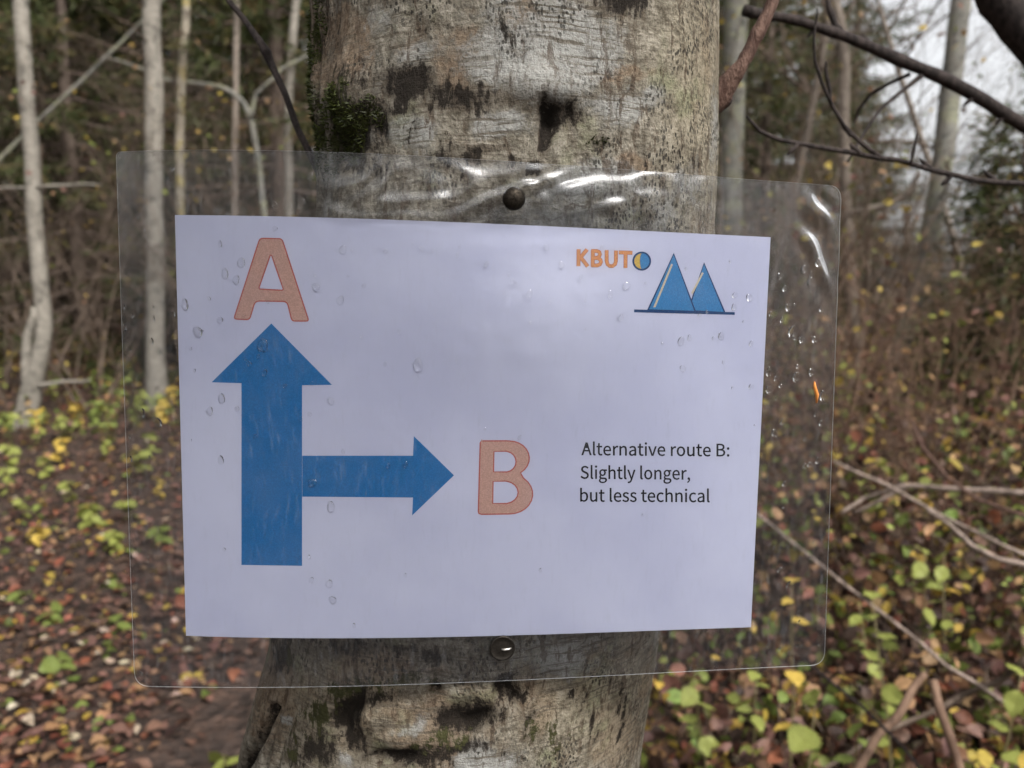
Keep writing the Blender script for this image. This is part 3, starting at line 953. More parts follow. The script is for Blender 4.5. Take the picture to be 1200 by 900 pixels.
nail = empty('dome_nail', (0, 0, 0), 'dark dome-headed nail through the top margin of the laminate', 'nail')
orient(nail, 602, 233, FILM_T)
mm = 0.001
V, F = lathe([(0.1 * mm, -1 * mm), (5.2 * mm, 0.0), (5.6 * mm, 0.4 * mm), (5.4 * mm, 1.1 * mm), (4.6 * mm, 2.2 * mm), (3.3 * mm, 3.0 * mm), (1.8 * mm, 3.45 * mm), (0.2 * mm, 3.6 * mm)])
mb = MB(); mb.add(V, F); link('head', mb.mesh('head'), nail, [BRONZE])
for a in (0.5, 0.5 + math.pi / 2):
    mb = MB(); mb.tube([(-1.6 * mm * math.cos(a), -1.6 * mm * math.sin(a), 3.42 * mm), (0, 0, 3.62 * mm), (1.6 * mm * math.cos(a), 1.6 * mm * math.sin(a), 3.42 * mm)], 0.25 * mm, 6)
    link('embossed_bar', mb.mesh('embossed_bar'), nail, [BRONZE])
mb = MB(); mb.tube([(0, 0, 0), (0, 0, -0.02)], 0.9 * mm, 8); link('shank', mb.mesh('shank'), nail, [BRONZE])

pin = empty('flat_pin', (0, 0, 0), 'flat round metal pin with a slot through the bottom margin', 'pin')
orient(pin, 588.5, 758.5, FILM_T)
V, F = lathe([(0.1 * mm, -0.8 * mm), (6.0 * mm, 0), (6.7 * mm, 0.3 * mm), (6.7 * mm, 1.1 * mm), (6.2 * mm, 1.5 * mm), (5.7 * mm, 1.1 * mm), (3.5 * mm, 1.3 * mm), (0.2 * mm, 1.5 * mm)])
mb = MB(); mb.add(V, F); link('head', mb.mesh('head'), pin, [STEEL])
mb = MB(); mb.tube([(-0.6 * mm, -0.3 * mm, 1.5 * mm), (1.0 * mm, -0.4 * mm, 1.9 * mm), (3.4 * mm, -0.1 * mm, 1.9 * mm), (4.6 * mm, 0.3 * mm, 1.4 * mm)], [0.5 * mm, .7 * mm, .6 * mm, .3 * mm], 8)
link('bent_tongue', mb.mesh('bent_tongue'), pin, [metal('bright_steel', (0.40, 0.38, 0.35), 0.3)])
mb = MB(); mb.tube([(0, 0, 0), (0, 0, -0.02)], 0.9 * mm, 8); link('shank', mb.mesh('shank'), pin, [STEEL])

mb = MB()
np_ = [sheet_pt(*sheet_uv(x, y), FILM_T + 0.0006) for x, y in ((953.5, 447), (954, 454), (956.5, 462), (956, 472))]
mb.tube(np_, [0.0003, 0.0009, 0.0010, 0.0004], 6)
o = link('fallen_needle', mb.mesh('fallen_needle'), None, [plain('orange_needle', (0.45, 0.17, 0.04), 0.5, scale=300)])
tag(o, 'single orange conifer needle stuck to the clear right margin', 'needle')

_s = Nodes('water')
_w = _s.n('MixShader', {0: 0.08, 1: _s.n('BsdfTransparent'), 2: _s.n('BsdfGlass', {'Color': (1, 1, 1), 'IOR': 1.33, 'Roughness': 0.0})})
_w = _s.n('MixShader', {0: _s.n('Fresnel', {'IOR': 1.33}), 1: _w, 2: _s.n('BsdfGlossy', {'Roughness': 0.02})})
_s.t.links.new(_w.outputs[0], _s.out.inputs[0])
WATER = _s.m


def drop_mesh(k):
    r = random.Random(k)
    prof = [(1.0, 0.0), (0.97, 0.14), (0.86, 0.30), (0.66, 0.44), (0.40, 0.53), (0.15, 0.57), (0.02, 0.575)]
    V, F = lathe(prof, 16)
    out = []
    e = r.uniform(1.0, 1.3); ph = r.uniform(0, 6)
    for x, y, z in V:
        a = math.atan2(y, x)
        q = 1 + 0.10 * math.sin(2 * a + ph) + 0.06 * math.sin(3 * a + 2 * ph)
        sag = 0.10 * z * (-1)
        out.append((x * q, y * q * e + sag, z))
    mb = MB(); mb.add(out, F)
    me = mb.mesh('water_drop'); me.materials.append(WATER); me.shade_smooth()
    return me


DROPS = [drop_mesh(k) for k in range(5)]
spots = [(264, 321, 9), (283, 308, 10), (277, 328, 8), (232, 389, 12), (258, 375, 7), (217, 357, 10), (402, 293, 9), (399, 352, 8), (370, 337, 9), (452, 294, 5), (490, 428, 12), (308, 405, 14), (310, 437, 7),
         (292, 426, 6), (334, 452, 5), (260, 467, 9), (278, 479, 6), (246, 482, 8), (388, 470, 8), (299, 511, 5), (259, 539, 8), (455, 546, 6), (475, 545, 6), (468, 389, 6), (366, 566, 10), (388, 594, 10), (386, 684, 9), (365, 680, 6), (390, 703, 9), (322, 268, 6), (258, 286, 6),
         (958, 308, 11), (942, 316, 9), (914, 324, 8), (920, 338, 8), (962, 362, 6), (903, 368, 6), (928, 389, 12), (939, 398, 8), (955, 398, 8), (901, 436, 9), (933, 442, 12), (909, 444, 6), (901, 457, 10), (915, 452, 6), (964, 464, 10), (956, 486, 6), (962, 496, 7), (908, 508, 10), (920, 567, 8),
         (958, 540, 7), (943, 546, 6), (798, 400, 9), (878, 349, 9), (861, 346, 7), (860, 360, 7), (845, 394, 9), (880, 403, 6), (800, 432, 8), (880, 453, 7), (808, 396, 6), (728, 372, 7),
         (166, 485, 10), (185, 495, 11), (151, 512, 6), (153, 538, 6), (146, 384, 8), (145, 360, 5), (203, 368, 7), (155, 370, 6), (364, 208, 8), (340, 244, 8), (353, 240, 11), (322, 240, 8), (202, 198, 5), (244, 787, 7), (165, 790, 6), (172, 793, 5),
         (908, 642, 6), (907, 714, 6), (935, 757, 5), (960, 755, 5), (900, 757, 5), (880, 761, 4), (846, 763, 4), (415, 733, 5), (705, 290, 5), (620, 345, 8), (658, 310, 7), (734, 335, 9), (715, 345, 7), (570, 310, 6), (600, 330, 6), (640, 290, 7)]
for i in range(60):
    x, y = random.uniform(215, 890), random.uniform(285, 730)
    if random.random() < 0.6 and (x > 400 or y > 500): y = 285 + (y - 285) * 0.35
    spots.append((x, y, random.uniform(2.5, 5)))
for i in range(26):
    y = random.uniform(290, 770)
    spots.append((random.uniform(906, 962 - (y - 290) * .02), y, random.choice((3, 3.5, 4, 5, 7, 9))))
for i in range(12):
    spots.append((random.uniform(150, 200), random.uniform(230, 780), random.choice((3, 3.5, 4, 6))))
for i, (x, y, dia) in enumerate(spots):
    o = bpy.data.objects.new('water_drop', DROPS[i % 5])
    COL.objects.link(o)
    orient(o, x, y, FILM_T + wrinkle(x, y) + 0.00003)
    r = dia * 0.49 * 0.41 / FPX
    o.scale = (r, r, r * 0.40)
    inside = 205 < x < 900 and 262 < y < 742
    on_arrow = (283 < x < 354 and 449 < y < 662) or (354 <= x < 532 and 534 < y < 583) or (280 < x < 350 and 400 < y < 449)
    if on_arrow: tag(o, 'clear rain drop standing on the blue arrows', 'water drop', 'rain drops over the arrows')
    elif inside: tag(o, 'clear rain drop standing over the white paper', 'water drop', 'rain drops over the white paper')
    else: tag(o, 'clear rain drop on the transparent margin of the laminate', 'water drop', 'rain drops on the clear margin')

# ------------------------------------------------------------------ materials of the wood
def birch_material(name, pale, dark, lich=None):
    s = Nodes(name)
    v = s.coords()
    ring = s.noise(s.n('Mapping', {'Vector': v, 'Scale': (0.25, 0.25, 1.0)}).outputs[0], 38, 5, 0.65)
    blot = s.noise(v, 9, 5, 0.6)
    c = s.mix(s.step(s.noise(v, 22, 4), 0.3, 0.7), tuple(x * 0.72 for x in pale), pale)
    if lich: c = s.mix(s.step(s.noise(v, 7, 4), 0.48, 0.62), c, lich)
    c = s.mix(s.step(ring, 0.54, 0.66, 0, 0.75), c, dark)
    c = s.mix(s.step(blot, 0.56, 0.66, 0, 0.8), c, tuple(x * 0.6 for x in dark))
    c = s.mix(s.step(s.noise(v, 3.5, 4), 0.45, 0.65, 0, 0.5), c, tuple(x * 0.5 for x in pale))
    s.principled(Base_Color=c, Roughness=0.8, Normal=s.bump(ring, 0.004))
    return s.m


PALE_BARK = birch_material('pale_grey_bark', (0.215, 0.195, 0.165), (0.07, 0.065, 0.055))
LICHEN_BARK = birch_material('yellow_lichen_bark', (0.25, 0.22, 0.17), (0.10, 0.08, 0.065), (0.235, 0.19, 0.07))
BROWN_BARK = birch_material('grey_brown_bark', (0.21, 0.175, 0.145), (0.085, 0.068, 0.058))
GREY_BARK = birch_material('mottled_grey_bark', (0.17, 0.162, 0.142), (0.06, 0.068, 0.06), (0.20, 0.20, 0.135))
TWIGS = wood_material('grey_brown_twigs', (0.050, 0.036, 0.027), (0.150, 0.112, 0.086), 12)
RUSSET_TWIGS = wood_material('russet_twigs', (0.065, 0.038, 0.026), (0.165, 0.105, 0.072), 12)
DEAD_WOOD = wood_material('bleached_dead_wood', (0.12, 0.092, 0.076), (0.27, 0.21, 0.175), 40)
SPRUCE_BARK = wood_material('spruce_bark', (0.070, 0.052, 0.042), (0.12, 0.092, 0.075), 25)
NEEDLES = leaf_material('spruce_needles', 0.6)

# ------------------------------------------------------------------ leaves
L_V = np.array([(0, 0, 0), (0, .33, .03), (0, .68, .03), (0, 1, -.03), (-.20, .14, .06), (-.34, .42, .11), (-.24, .74, .07), (.20, .14, .06), (.34, .42, .11), (.24, .74, .07)], float)
L_F = [(0, 1, 5, 4), (1, 2, 6, 5), (2, 3, 6), (0, 7, 8, 1), (1, 8, 9, 2), (2, 9, 3)]
PAL = {'brown': (0.160, 0.088, 0.067), 'umber': (0.050, 0.029, 0.022), 'tan': (0.30, 0.18, 0.095), 'yellow': (0.40, 0.29, 0.06), 'green': (0.13, 0.165, 0.04), 'russet': (0.19, 0.07, 0.042), 'pale': (0.44, 0.36, 0.27), 'lime': (0.20, 0.225, 0.055)}


def scatter_leaves(name, pts, sizes, cols, tilt, parent=None, mat=None, curl=None):
    n = len(pts)
    yaw = rng.uniform(0, 2 * math.pi, n); tx = rng.normal(0, tilt, n); ty = rng.normal(0, tilt, n)
    cz, sz = np.cos(yaw), np.sin(yaw)
    X = L_V[None] * np.stack([sizes * rng.uniform(.8, 1.2, n), sizes, sizes * rng.uniform(.2, 2.6, n)], -1)[:, None]
    x, y, z = X[..., 0], X[..., 1] - 0.5 * sizes[:, None], X[..., 2]
    y, z = y * np.cos(tx)[:, None] - z * np.sin(tx)[:, None], y * np.sin(tx)[:, None] + z * np.cos(tx)[:, None]
    x, z = x * np.cos(ty)[:, None] + z * np.sin(ty)[:, None], -x * np.sin(ty)[:, None] + z * np.cos(ty)[:, None]
    x, y = x * cz[:, None] - y * sz[:, None], x * sz[:, None] + y * cz[:, None]
    V = (np.stack([x, y, z], -1) + np.asarray(pts)[:, None]).reshape(-1, 3)
    F = [tuple(i * 10 + j for j in f) for i in range(n) for f in L_F]
    me = bpy.data.meshes.new(name)
    me.from_pydata(V.tolist(), [], F)
    ca = me.color_attributes.new('col', 'FLOAT_COLOR', 'POINT')
    cc = np.ones((n, 10, 4), np.float32); cc[..., :3] = np.asarray(cols)[:, None]
    ca.data.foreach_set('color', cc.ravel())
    me.update()
    return link(name, me, parent, [mat or LEAF])


def colours(n, names, probs):
    base = np.array([PAL[k] for k in names])
    return base[rng.choice(len(names), n, p=np.array(probs) / sum(probs))] * rng.uniform(.65, 1.25, (n, 1)) * rng.uniform(.92, 1.08, (n, 3))


def wedge(n, y0, y1, x_fun, power=1.6):
    """random places on the ground between two distances, inside what a wide view from the path can see"""
    y = y0 + (y1 - y0) * rng.uniform(0, 1, n) ** power
    lo_, hi_ = zip(*[x_fun(v) for v in y])
    x = rng.uniform(lo_, hi_)
    return np.array([(a, b, terrain(a, b)) for a, b in zip(x, y)])


# ------------------------------------------------------------------ tall thin trees
def px_tree(name, label, cat, pts, wid, mat, group=None, top=9.0, base=None, branches=(), stems=(), crown=True, low=2, y=None):
    g = ground_hit(*pts[0]) if y is None else at_y(pts[0][0], pts[0][1], y)
    Y = g.y
    P = [at_y(a, b, Y) for a, b in pts]
    sc = Y / ray(600, 400).y
    R = [w / 2 / FPX * sc for w in wid]
    root = empty(name, (P[0].x, P[0].y, terrain(P[0].x, P[0].y)), label, cat, group)
    zg = terrain(P[0].x, P[0].y)
    P = [Vector((P[0].x - (P[1].x - P[0].x) * .1, Y, min(zg, P[0].z) - 0.12))] + P
    R = [R[0] * 1.15] + R
    if crown:
        d = (P[-1] - P[-2]).normalized(); p = P[-1].copy(); r = R[-1]
        k = 0
        while p.z < top:
            d = (d + Vector((random.gauss(0, .04), random.gauss(0, .04), 0.03))).normalized()
            p = p + d * 0.6; k += 1
            P.append(p.copy()); R.append(max(0.006, r * (1 - p.z / (top * 1.08))))
    fine, rr = [], []
    for i in range(len(P) - 1):
        m = 5
        for j in range(m):
            t = j / m
            a0, a1, a2, a3 = P[max(i - 1, 0)], P[i], P[i + 1], P[min(i + 2, len(P) - 1)]
            q = 0.5 * ((2 * a1) + (a2 - a0) * t + (2 * a0 - 5 * a1 + 4 * a2 - a3) * t * t + (3 * a1 - a0 - 3 * a2 + a3) * t ** 3)
            q += noise.noise_vector(q * 2.3) * 0.015 * min(1, (R[i] / 0.05))
            fine.append(q); rr.append((R[i] * (1 - t) + R[i + 1] * t) * (1 + 0.10 * noise.noise(q * 7)))
    fine.append(P[-1]); rr.append(R[-1])
    mb = MB(); mb.tube(fine, rr, 12)
    under(link('trunk', mb.mesh('trunk'), None, [mat]), root)
    for bp, bw in list(branches) + list(stems):
        Q = [at_y(a, b, Y - 0.03) for a, b in bp]
        mb = MB()
        f2, r2 = [], []
        for i in range(len(Q) - 1):
            for j in range(3):
                t = j / 3; q = Q[i].lerp(Q[i + 1], t)
                f2.append(q + noise.noise_vector(q * 5) * 0.02); r2.append((bw[0] * (1 - (i + t) / (len(Q) - 1)) + bw[1] * (i + t) / (len(Q) - 1)) / 2 / FPX * sc)
        f2.append(Q[-1]); r2.append(bw[1] / 2 / FPX * sc)
        mb.tube(f2, r2, 8)
        under(link('side_stem' if (bp, bw) in stems else 'branch', mb.mesh('branch'), None, [mat]), root)
    if crown:
        mb = MB()
        for k in range(9):
            i = random.randint(int(len(fine) * .62), len(fine) - 2)
            a = random.uniform(0, 6.28)
            grow(mb, fine[i], Vector((math.cos(a), math.sin(a), 0.9)), 1.3, rr[i] * .55, 2, 5, 0)
        under(link('crown', mb.mesh('crown'), None, [TWIGS]), root)
    vis = [i for i in range(len(fine)) if 0.9 < fine[i].z - zg < 3.6]
    for k in range(low):
        i = random.choice(vis); a = random.uniform(0, 6.28)
        mb = MB()
        grow(mb, fine[i], Vector((math.cos(a), .5 * math.sin(a), 0.35)), random.uniform(.5, 1.1), min(.012, rr[i] * .35), 2, 4, 0.03)
        under(link('branch', mb.mesh('branch'), None, [TWIGS]), root)
    return root


px_tree('birch_tree', 'slender pale birch with a second stem joined at its mossy foot', 'tree', [(26, 502), (36, 465), (50, 400), (47, 330), (42, 260), (37, 180), (31, 80), (25, -10)], [31, 22, 18, 17.5, 17, 17, 16, 16], PALE_BARK,
        branches=[([(40, 452), (62, 450), (85, 447), (106, 445)], (6, 2)), ([(42, 218), (80, 216), (118, 217)], (4, 1.5)), ([(40, 218), (10, 219), (-30, 221)], (4, 2))], stems=[([(24, 505), (30, 450), (34, 395), (42, 360)], (13, 9))], low=1)
px_tree('birch_tree', 'straight pale birch trunk seen through the clear left margin of the sign', 'tree', [(184, 480), (182, 420), (181, 300), (180, 150), (178, 0)], [28, 22, 20, 20, 19], PALE_BARK, low=2)
px_tree('lichen_sapling', 'thin sapling stem with yellow lichen right of the straight birch', 'sapling', [(222, 455), (214, 330), (211, 230), (212, 120), (217, 30), (219, -20)], [12, 11, 10, 9.5, 9, 8], LICHEN_BARK, top=6, low=2)
px_tree('brown_sapling', 'thin brown upright sapling between lichen sapling and arched sapling', 'sapling', [(277, 450), (275, 300), (275, 200), (276, 100), (277, 0)], [9, 8, 8, 7, 7], BROWN_BARK, top=6, low=2)
px_tree('arched_sapling', 'grey sapling arching over to the left with its tip behind the birch', 'sapling', [(315, 455), (311, 300), (308, 240), (300, 170), (290, 128), (265, 105), (230, 98), (190, 92), (160, 78), (120, 66)], [9, 8, 7, 6.5, 6, 5.5, 5, 4, 3, 2], GREY_BARK, crown=False, low=1,
        branches=[([(294, 140), (300, 110), (330, 82), (367, 62), (400, 45)], (5, 3))])
px_tree('pale_sapling', 'thin pale sapling just left of the sign tree', 'sapling', [(341, 450), (339, 240), (338, 130), (345, 20), (348, -10)], [11, 10, 9, 9, 9], PALE_BARK, top=6.5, low=2)
px_tree('leaning_pole', 'thin dead stem leaning diagonally behind the left birch', 'sapling', [(-260, 470), (-80, 270), (0, 187), (60, 128), (120, 72), (168, 24), (230, -40), (290, -100)], [6, 6, 5, 4.5, 4.5, 4, 4, 3], GREY_BARK, crown=False, low=1)
px_tree('leaning_tree', 'mottled grey tree leaning right against the bright sky', 'tree', [(1040, 502), (1058, 405), (1082, 310), (1100, 220), (1113, 110), (1127, 0), (1130, -20)], [24, 21, 20, 22, 23, 21, 20], GREY_BARK, low=3)
px_tree('dark_sapling', 'dark thin sapling between the sign tree and the leaning grey tree', 'sapling', [(1002, 440), (996, 330), (990, 200), (988, 60), (978, 0)], [14, 13, 13, 12, 11], BROWN_BARK, top=6, low=4,
        branches=[([(996, 250), (1040, 240), (1062, 228), (1078, 203)], (8, 6))])
px_tree('grey_tree', 'blurred grey trunk half hidden right behind the sign tree', 'tree', [(856, 430), (857, 200), (863, 0)], [27, 26, 25], GREY_BARK, low=3)
px_tree('slanting_sapling', 'slanting brown stem crossing behind the red twig', 'sapling', [(880, 430), (925, 250), (945, 160), (968, 40), (985, -60)], [9, 8, 8, 7, 6], BROWN_BARK, top=5, low=3)
px_tree('slanting_sapling', 'slanting thin stem leaning towards the mottled grey tree', 'sapling', [(1150, 470), (1128, 330), (1105, 240), (1065, 120), (1040, 40)], [8, 8, 7, 6, 5], BROWN_BARK, top=4.5, low=3)

# ------------------------------------------------------------------ spruces
def spruce_meshes(seed, height, dead=0.3):
    rs = random.Random(seed); rn = np.random.default_rng(seed)
    tr = MB(); tr.tube([(0.02 * math.sin(i), 0.02 * math.cos(i * 1.3), -0.3 + (height + .3) * i / 12) for i in range(13)], [0.012 * height * (1 - i / 12.5) + .006 for i in range(13)], 9)
    br = MB(); ps, ds, ls, cs = [], [], [], []
    z = 0.35
    while z < height - 0.1:
        frac = z / height
        for k in range(rs.randint(4, 6)):
            a = rs.uniform(0, 6.283)
            L = (0.24 * height) * (1 - frac) ** 0.75 * rs.uniform(.75, 1.15) + .12
            alive = rs.random() > dead * (1.4 if frac < .25 else .25)
            el = 0.15 - 0.55 * (1 - frac)
            pts = []
            for i in range(7):
                t = i / 6
                rr = L * t
                pts.append(np.array((rr * math.cos(a + .15 * t), rr * math.sin(a + .15 * t), z + rr * math.sin(el) + .16 * L * t * t)))
            br.tube(pts, [0.0035 * height * (1 - frac) * (1 - .85 * i / 6) + .002 for i in range(7)], 4)
            m = int(L * (26 if alive else 9))
            for q in range(m):
                t = rs.uniform(.15, 1.0); i = min(5, int(t * 6)); p = pts[i] + (pts[i + 1] - pts[i]) * (t * 6 - i)
                d = pts[i + 1] - pts[i]; d = d / np.linalg.norm(d)
                side = np.array((-d[1], d[0], 0)) * rs.choice((-1, 1))
                tw = d * rs.uniform(.3, .9) + side * rs.uniform(.3, 1) + np.array((0, 0, rs.uniform(-.75, .12)))
                tw /= np.linalg.norm(tw)
                tl = rs.uniform(.12, .34) * (1.15 - .6 * t) * min(1.3, .5 + L)
                if not alive:
                    br.tube([p, p + tw * tl * .6 + np.array((0, 0, -.02)), p + tw * tl * 1.2], [.003, .002, .001], 3)
                    continue
                g = rs.uniform(.6, 1.35)
                w = rs.random()
                c = np.array((0.056, 0.070, 0.022)) * g if w < .75 else np.array((0.12, 0.105, 0.035)) * g if w < .93 else np.array((.16, .098, .05)) * g
                for h in range(7):
                    s0 = h / 7
                    ps.append(p + tw * tl * s0)
                    dd = tw + rn.normal(0, .45, 3); ds.append(dd / np.linalg.norm(dd)); ls.append(tl * .38 + .02); cs.append(c)
        z += height * 0.026 * rs.uniform(.8, 1.2)
    ps, ds, ls, cs = map(np.array, (ps, ds, ls, cs))
    n = len(ps)
    sd = np.cross(ds, rn.normal(0, 1, (n, 3))); sd /= np.linalg.norm(sd, axis=1)[:, None]
    w = (ls * 0.085)[:, None]
    V = np.stack([ps, ps + ds * ls[:, None] * .5 + sd * w, ps + ds * ls[:, None], ps + ds * ls[:, None] * .5 - sd * w], 1).reshape(-1, 3)
    me = bpy.data.meshes.new('foliage')
    me.from_pydata(V.tolist(), [], np.arange(n * 4).reshape(n, 4).tolist())
    ca = me.color_attributes.new('col', 'FLOAT_COLOR', 'POINT')
    cc = np.ones((n, 4, 4), np.float32); cc[..., :3] = cs[:, None]
    ca.data.foreach_set('color', cc.ravel())
    me.materials.append(NEEDLES)
    tm, bm_ = tr.mesh('trunk'), br.mesh('branches')
    tm.materials.append(SPRUCE_BARK); bm_.materials.append(SPRUCE_BARK); tm.shade_smooth()
    return tm, bm_, me


SPR = [spruce_meshes(3, 9.0, .35), spruce_meshes(8, 9.0, .5), spruce_meshes(21, 9.0, .25)]
YOUNG = spruce_meshes(5, 2.3, .1)


def spruce(x, y, s, k, label, group=None, src=None):
    r = empty('spruce_tree', (x, y, terrain(x, y) - 0.05), label, 'tree', group)
    r.rotation_euler = (0, 0, random.uniform(0, 6.28)); r.scale = (s, s, s * random.uniform(.95, 1.1))
    for nm, me in zip(('trunk', 'branches', 'foliage'), src or SPR[k % 3]):
        o = bpy.data.objects.new(nm, me); COL.objects.link(o); o.parent = r
    return r


def xz(px, y):
    return (px - 600) / FPX * y / ray(600, 400).y


k = 0
for Y, pxs in ((10.5, (-190, 20, 130, 330)), (12.5, (-110, 90, 230, 420, 880)), (15.5, (-200, 0, 60, 180, 290, 380, 500, 640, 800, 930)), (19.5, (-150, 40, 140, 250, 350, 460, 580, 700, 860, 960)), (25, (-120, 0, 100, 210, 300, 420, 530, 650, 760, 840, 900, 985))):
    for px in pxs:
        px += random.uniform(-18, 18)
        s = random.uniform(.9, 1.25) * (1.0 if Y < 14 else 1.25)
        if px > 840: s *= 0.82
        near = Y < 13
        spruce(xz(px, Y), Y + random.uniform(-.8, .8), s, k,
               ('dense dark spruce', 'thin spruce full of dead twigs', 'full green spruce')[k % 3] + (' close behind the birches' if px < 450 and near else ' deep in the wood behind the thin trees' if px < 620 else ' in the wood right of the sign tree'),
               ('dense', 'thin', 'full')[k % 3] + (' spruces behind the birches' if px < 450 and near else ' spruces deep in the wood' if px < 620 else ' spruces right of the sign tree'))
        k += 1
for px, Y, s in ((1020, 30, .50), (1090, 27, .38), (1150, 31, .45), (1215, 26, .5), (1060, 42, .6), (1190, 45, .65), (1310, 40, 1.0)):
    spruce(xz(px, Y), Y, s, k, 'small far spruce below the bright gap of sky', 'far spruces under the sky gap'); k += 1
spruce(xz(1325, 7.0), 7.0, .8, 2, 'spruce bough reaching in beside the leaning grey tree')
spruce(xz(1190, 5.4), 5.4, 1.12, 0, 'young dark green spruce in the brush under the sky gap', None, YOUNG)
spruce(xz(1420, 11.0), 11.0, 1.0, 1, 'tall spruce at the edge of the sky gap')

for px, Y in ((-340, 12), (-520, 11), (-760, 9.5), (-1100, 8), (-280, 18), (-450, 19), (-650, 17), (-950, 14), (1520, 11), (1720, 9), (1600, 17), (2000, 8)):
    spruce(xz(px, Y), Y, random.uniform(.9, 1.2), k, 'tall spruce closing the wood %s' % ('out beyond the left birch' if px < 0 else 'out beyond the sky gap'), 'spruces beyond the %s' % ('left birch' if px < 0 else 'sky gap')); k += 1
for x, y, s in ((-4.5, -7.5, 1.0), (-7.5, -4.5, 1.0), (-9, -9, 1.2), (-2.5, -19, .5), (1.0, -21, .45), (5.0, -20, .5), (8.5, -9, 1.1), (8.0, -3.5, 1.0), (11, -6, 1.2), (-6, -16, 1.0)):  # added out of view to dim the sign and shape the film's reflections
    spruce(x, y, s, k, 'unseen spruce added behind the camera to darken light and reflections on the sign', 'added spruces behind the camera'); k += 1

# ------------------------------------------------------------------ bare bushes
def bush_meshes(seed, h, mat, yellow=0.5):
    random.seed(seed)
    mb = MB(); lv = []
    for k in range(random.randint(4, 6)):
        a = random.uniform(0, 6.28)
        grow(mb, Vector((.1 * math.cos(a), .1 * math.sin(a), -.08)), Vector((.45 * math.cos(a), .45 * math.sin(a), 1)), h * random.uniform(.7, 1.1), .006 + .0025 * h, 3, 5, 0.0, .16, (3, 5), None, lv)
    tm = mb.mesh('stems'); tm.materials.append(mat); tm.shade_smooth()
    n = min(len(lv), int(60 * yellow) + 4)
    pick = random.sample(lv, n)
    o = scatter_leaves('leaves', np.array([tuple(p) for p in pick]), rng.uniform(.03, .065, n), colours(n, ['yellow', 'lime', 'tan', 'brown'], [3, 2, 2, 3]), 1.0)
    me = o.data; bpy.data.objects.remove(o)
    return tm, me


BUSH = [bush_meshes(31, 2.2, TWIGS), bush_meshes(32, 2.8, TWIGS, .8), bush_meshes(33, 1.5, RUSSET_TWIGS, .6), bush_meshes(34, 1.1, RUSSET_TWIGS, .3), bush_meshes(35, 3.4, TWIGS, .3)]
random.seed(99)


def bush(px, Y, k, s, label, group):
    x = xz(px, Y)
    r = empty('bare_bush', (x, Y, terrain(x, Y)), label, 'bush', group)
    r.rotation_euler = (0, 0, random.uniform(0, 6.28)); r.scale = (s, s, s)
    for nm, me in zip(('stems', 'leaves'), BUSH[k]):
        o = bpy.data.objects.new(nm, me); COL.objects.link(o); o.parent = r


for px, Y, k, s in ((60, 10.5, 0, 1), (130, 9.5, 1, 1), (250, 9.8, 4, 1), (310, 11, 1, 1.1), (200, 11.5, 4, 1), (10, 12, 4, 1), (370, 9.6, 0, 1.1), (-30, 9, 1, 1), (90, 8.6, 3, .9), (420, 10.5, 4, 1), (150, 10.8, 4, 1.1), (340, 8.9, 4, .9), (20, 7.6, 4, .9), (75, 8.2, 0, 1), (110, 7.4, 4, .85), (230, 8.3, 0, 1), (290, 8.0, 4, .9), (325, 7.8, 1, .9), (265, 9.2, 1, 1.1), (155, 8.8, 0, 1.1), (0, 8.4, 0, 1), (350, 7.2, 0, .9)):
    w = {0: 'bare grey bush with dense upright stems', 1: 'bare grey bush dotted with yellow leaves', 3: 'low russet bush', 4: 'tall sparse bare bush'}[k]
    bush(px, Y, k, s, w + ' among the thin trees behind the birches', w + ', behind the birches')
for px, Y, k, s in ((880, 7, 4, 1), (930, 8, 1, 1.1), (960, 6.2, 0, 1), (1010, 9, 4, 1.1), (900, 9.5, 4, 1.2), (1060, 8.2, 1, .8), (1100, 9.5, 0, .9), (1180, 8.8, 0, .9), (840, 8, 1, 1.2), (1150, 7.5, 2, 1), (985, 10, 4, 1), (870, 5.4, 1, 1), (930, 5.0, 0, 1.0)):
    w = {0: 'bare bush with dense upright stems', 1: 'bare bush dotted with many yellow leaves', 2: 'russet twiggy bush', 4: 'tall sparse bare bush'}[k]
    bush(px, Y, k, s, w + ' right of the sign tree', w + ', right of the sign tree')
for px, Y, k, s in ((940, 4.2, 2, .9), (1010, 4.8, 2, 1), (1090, 4.6, 2, .9), (1150, 5.2, 2, 1), (1190, 4.4, 3, 1.1), (1050, 5.4, 3, 1.2), (1120, 3.8, 3, 1), (980, 3.6, 3, .9), (1220, 3.6, 2, .8), (1060, 3.4, 3, .7), (890, 4.0, 3, 1), (1180, 6.2, 2, 1)):
    w = {2: 'waist-high russet bush with some withered leaves', 3: 'knee-high russet bush of fine bare twigs'}[k]
    bush(px, Y, k, s, w + ' in the brush around the leaning tree', w + ', brush')

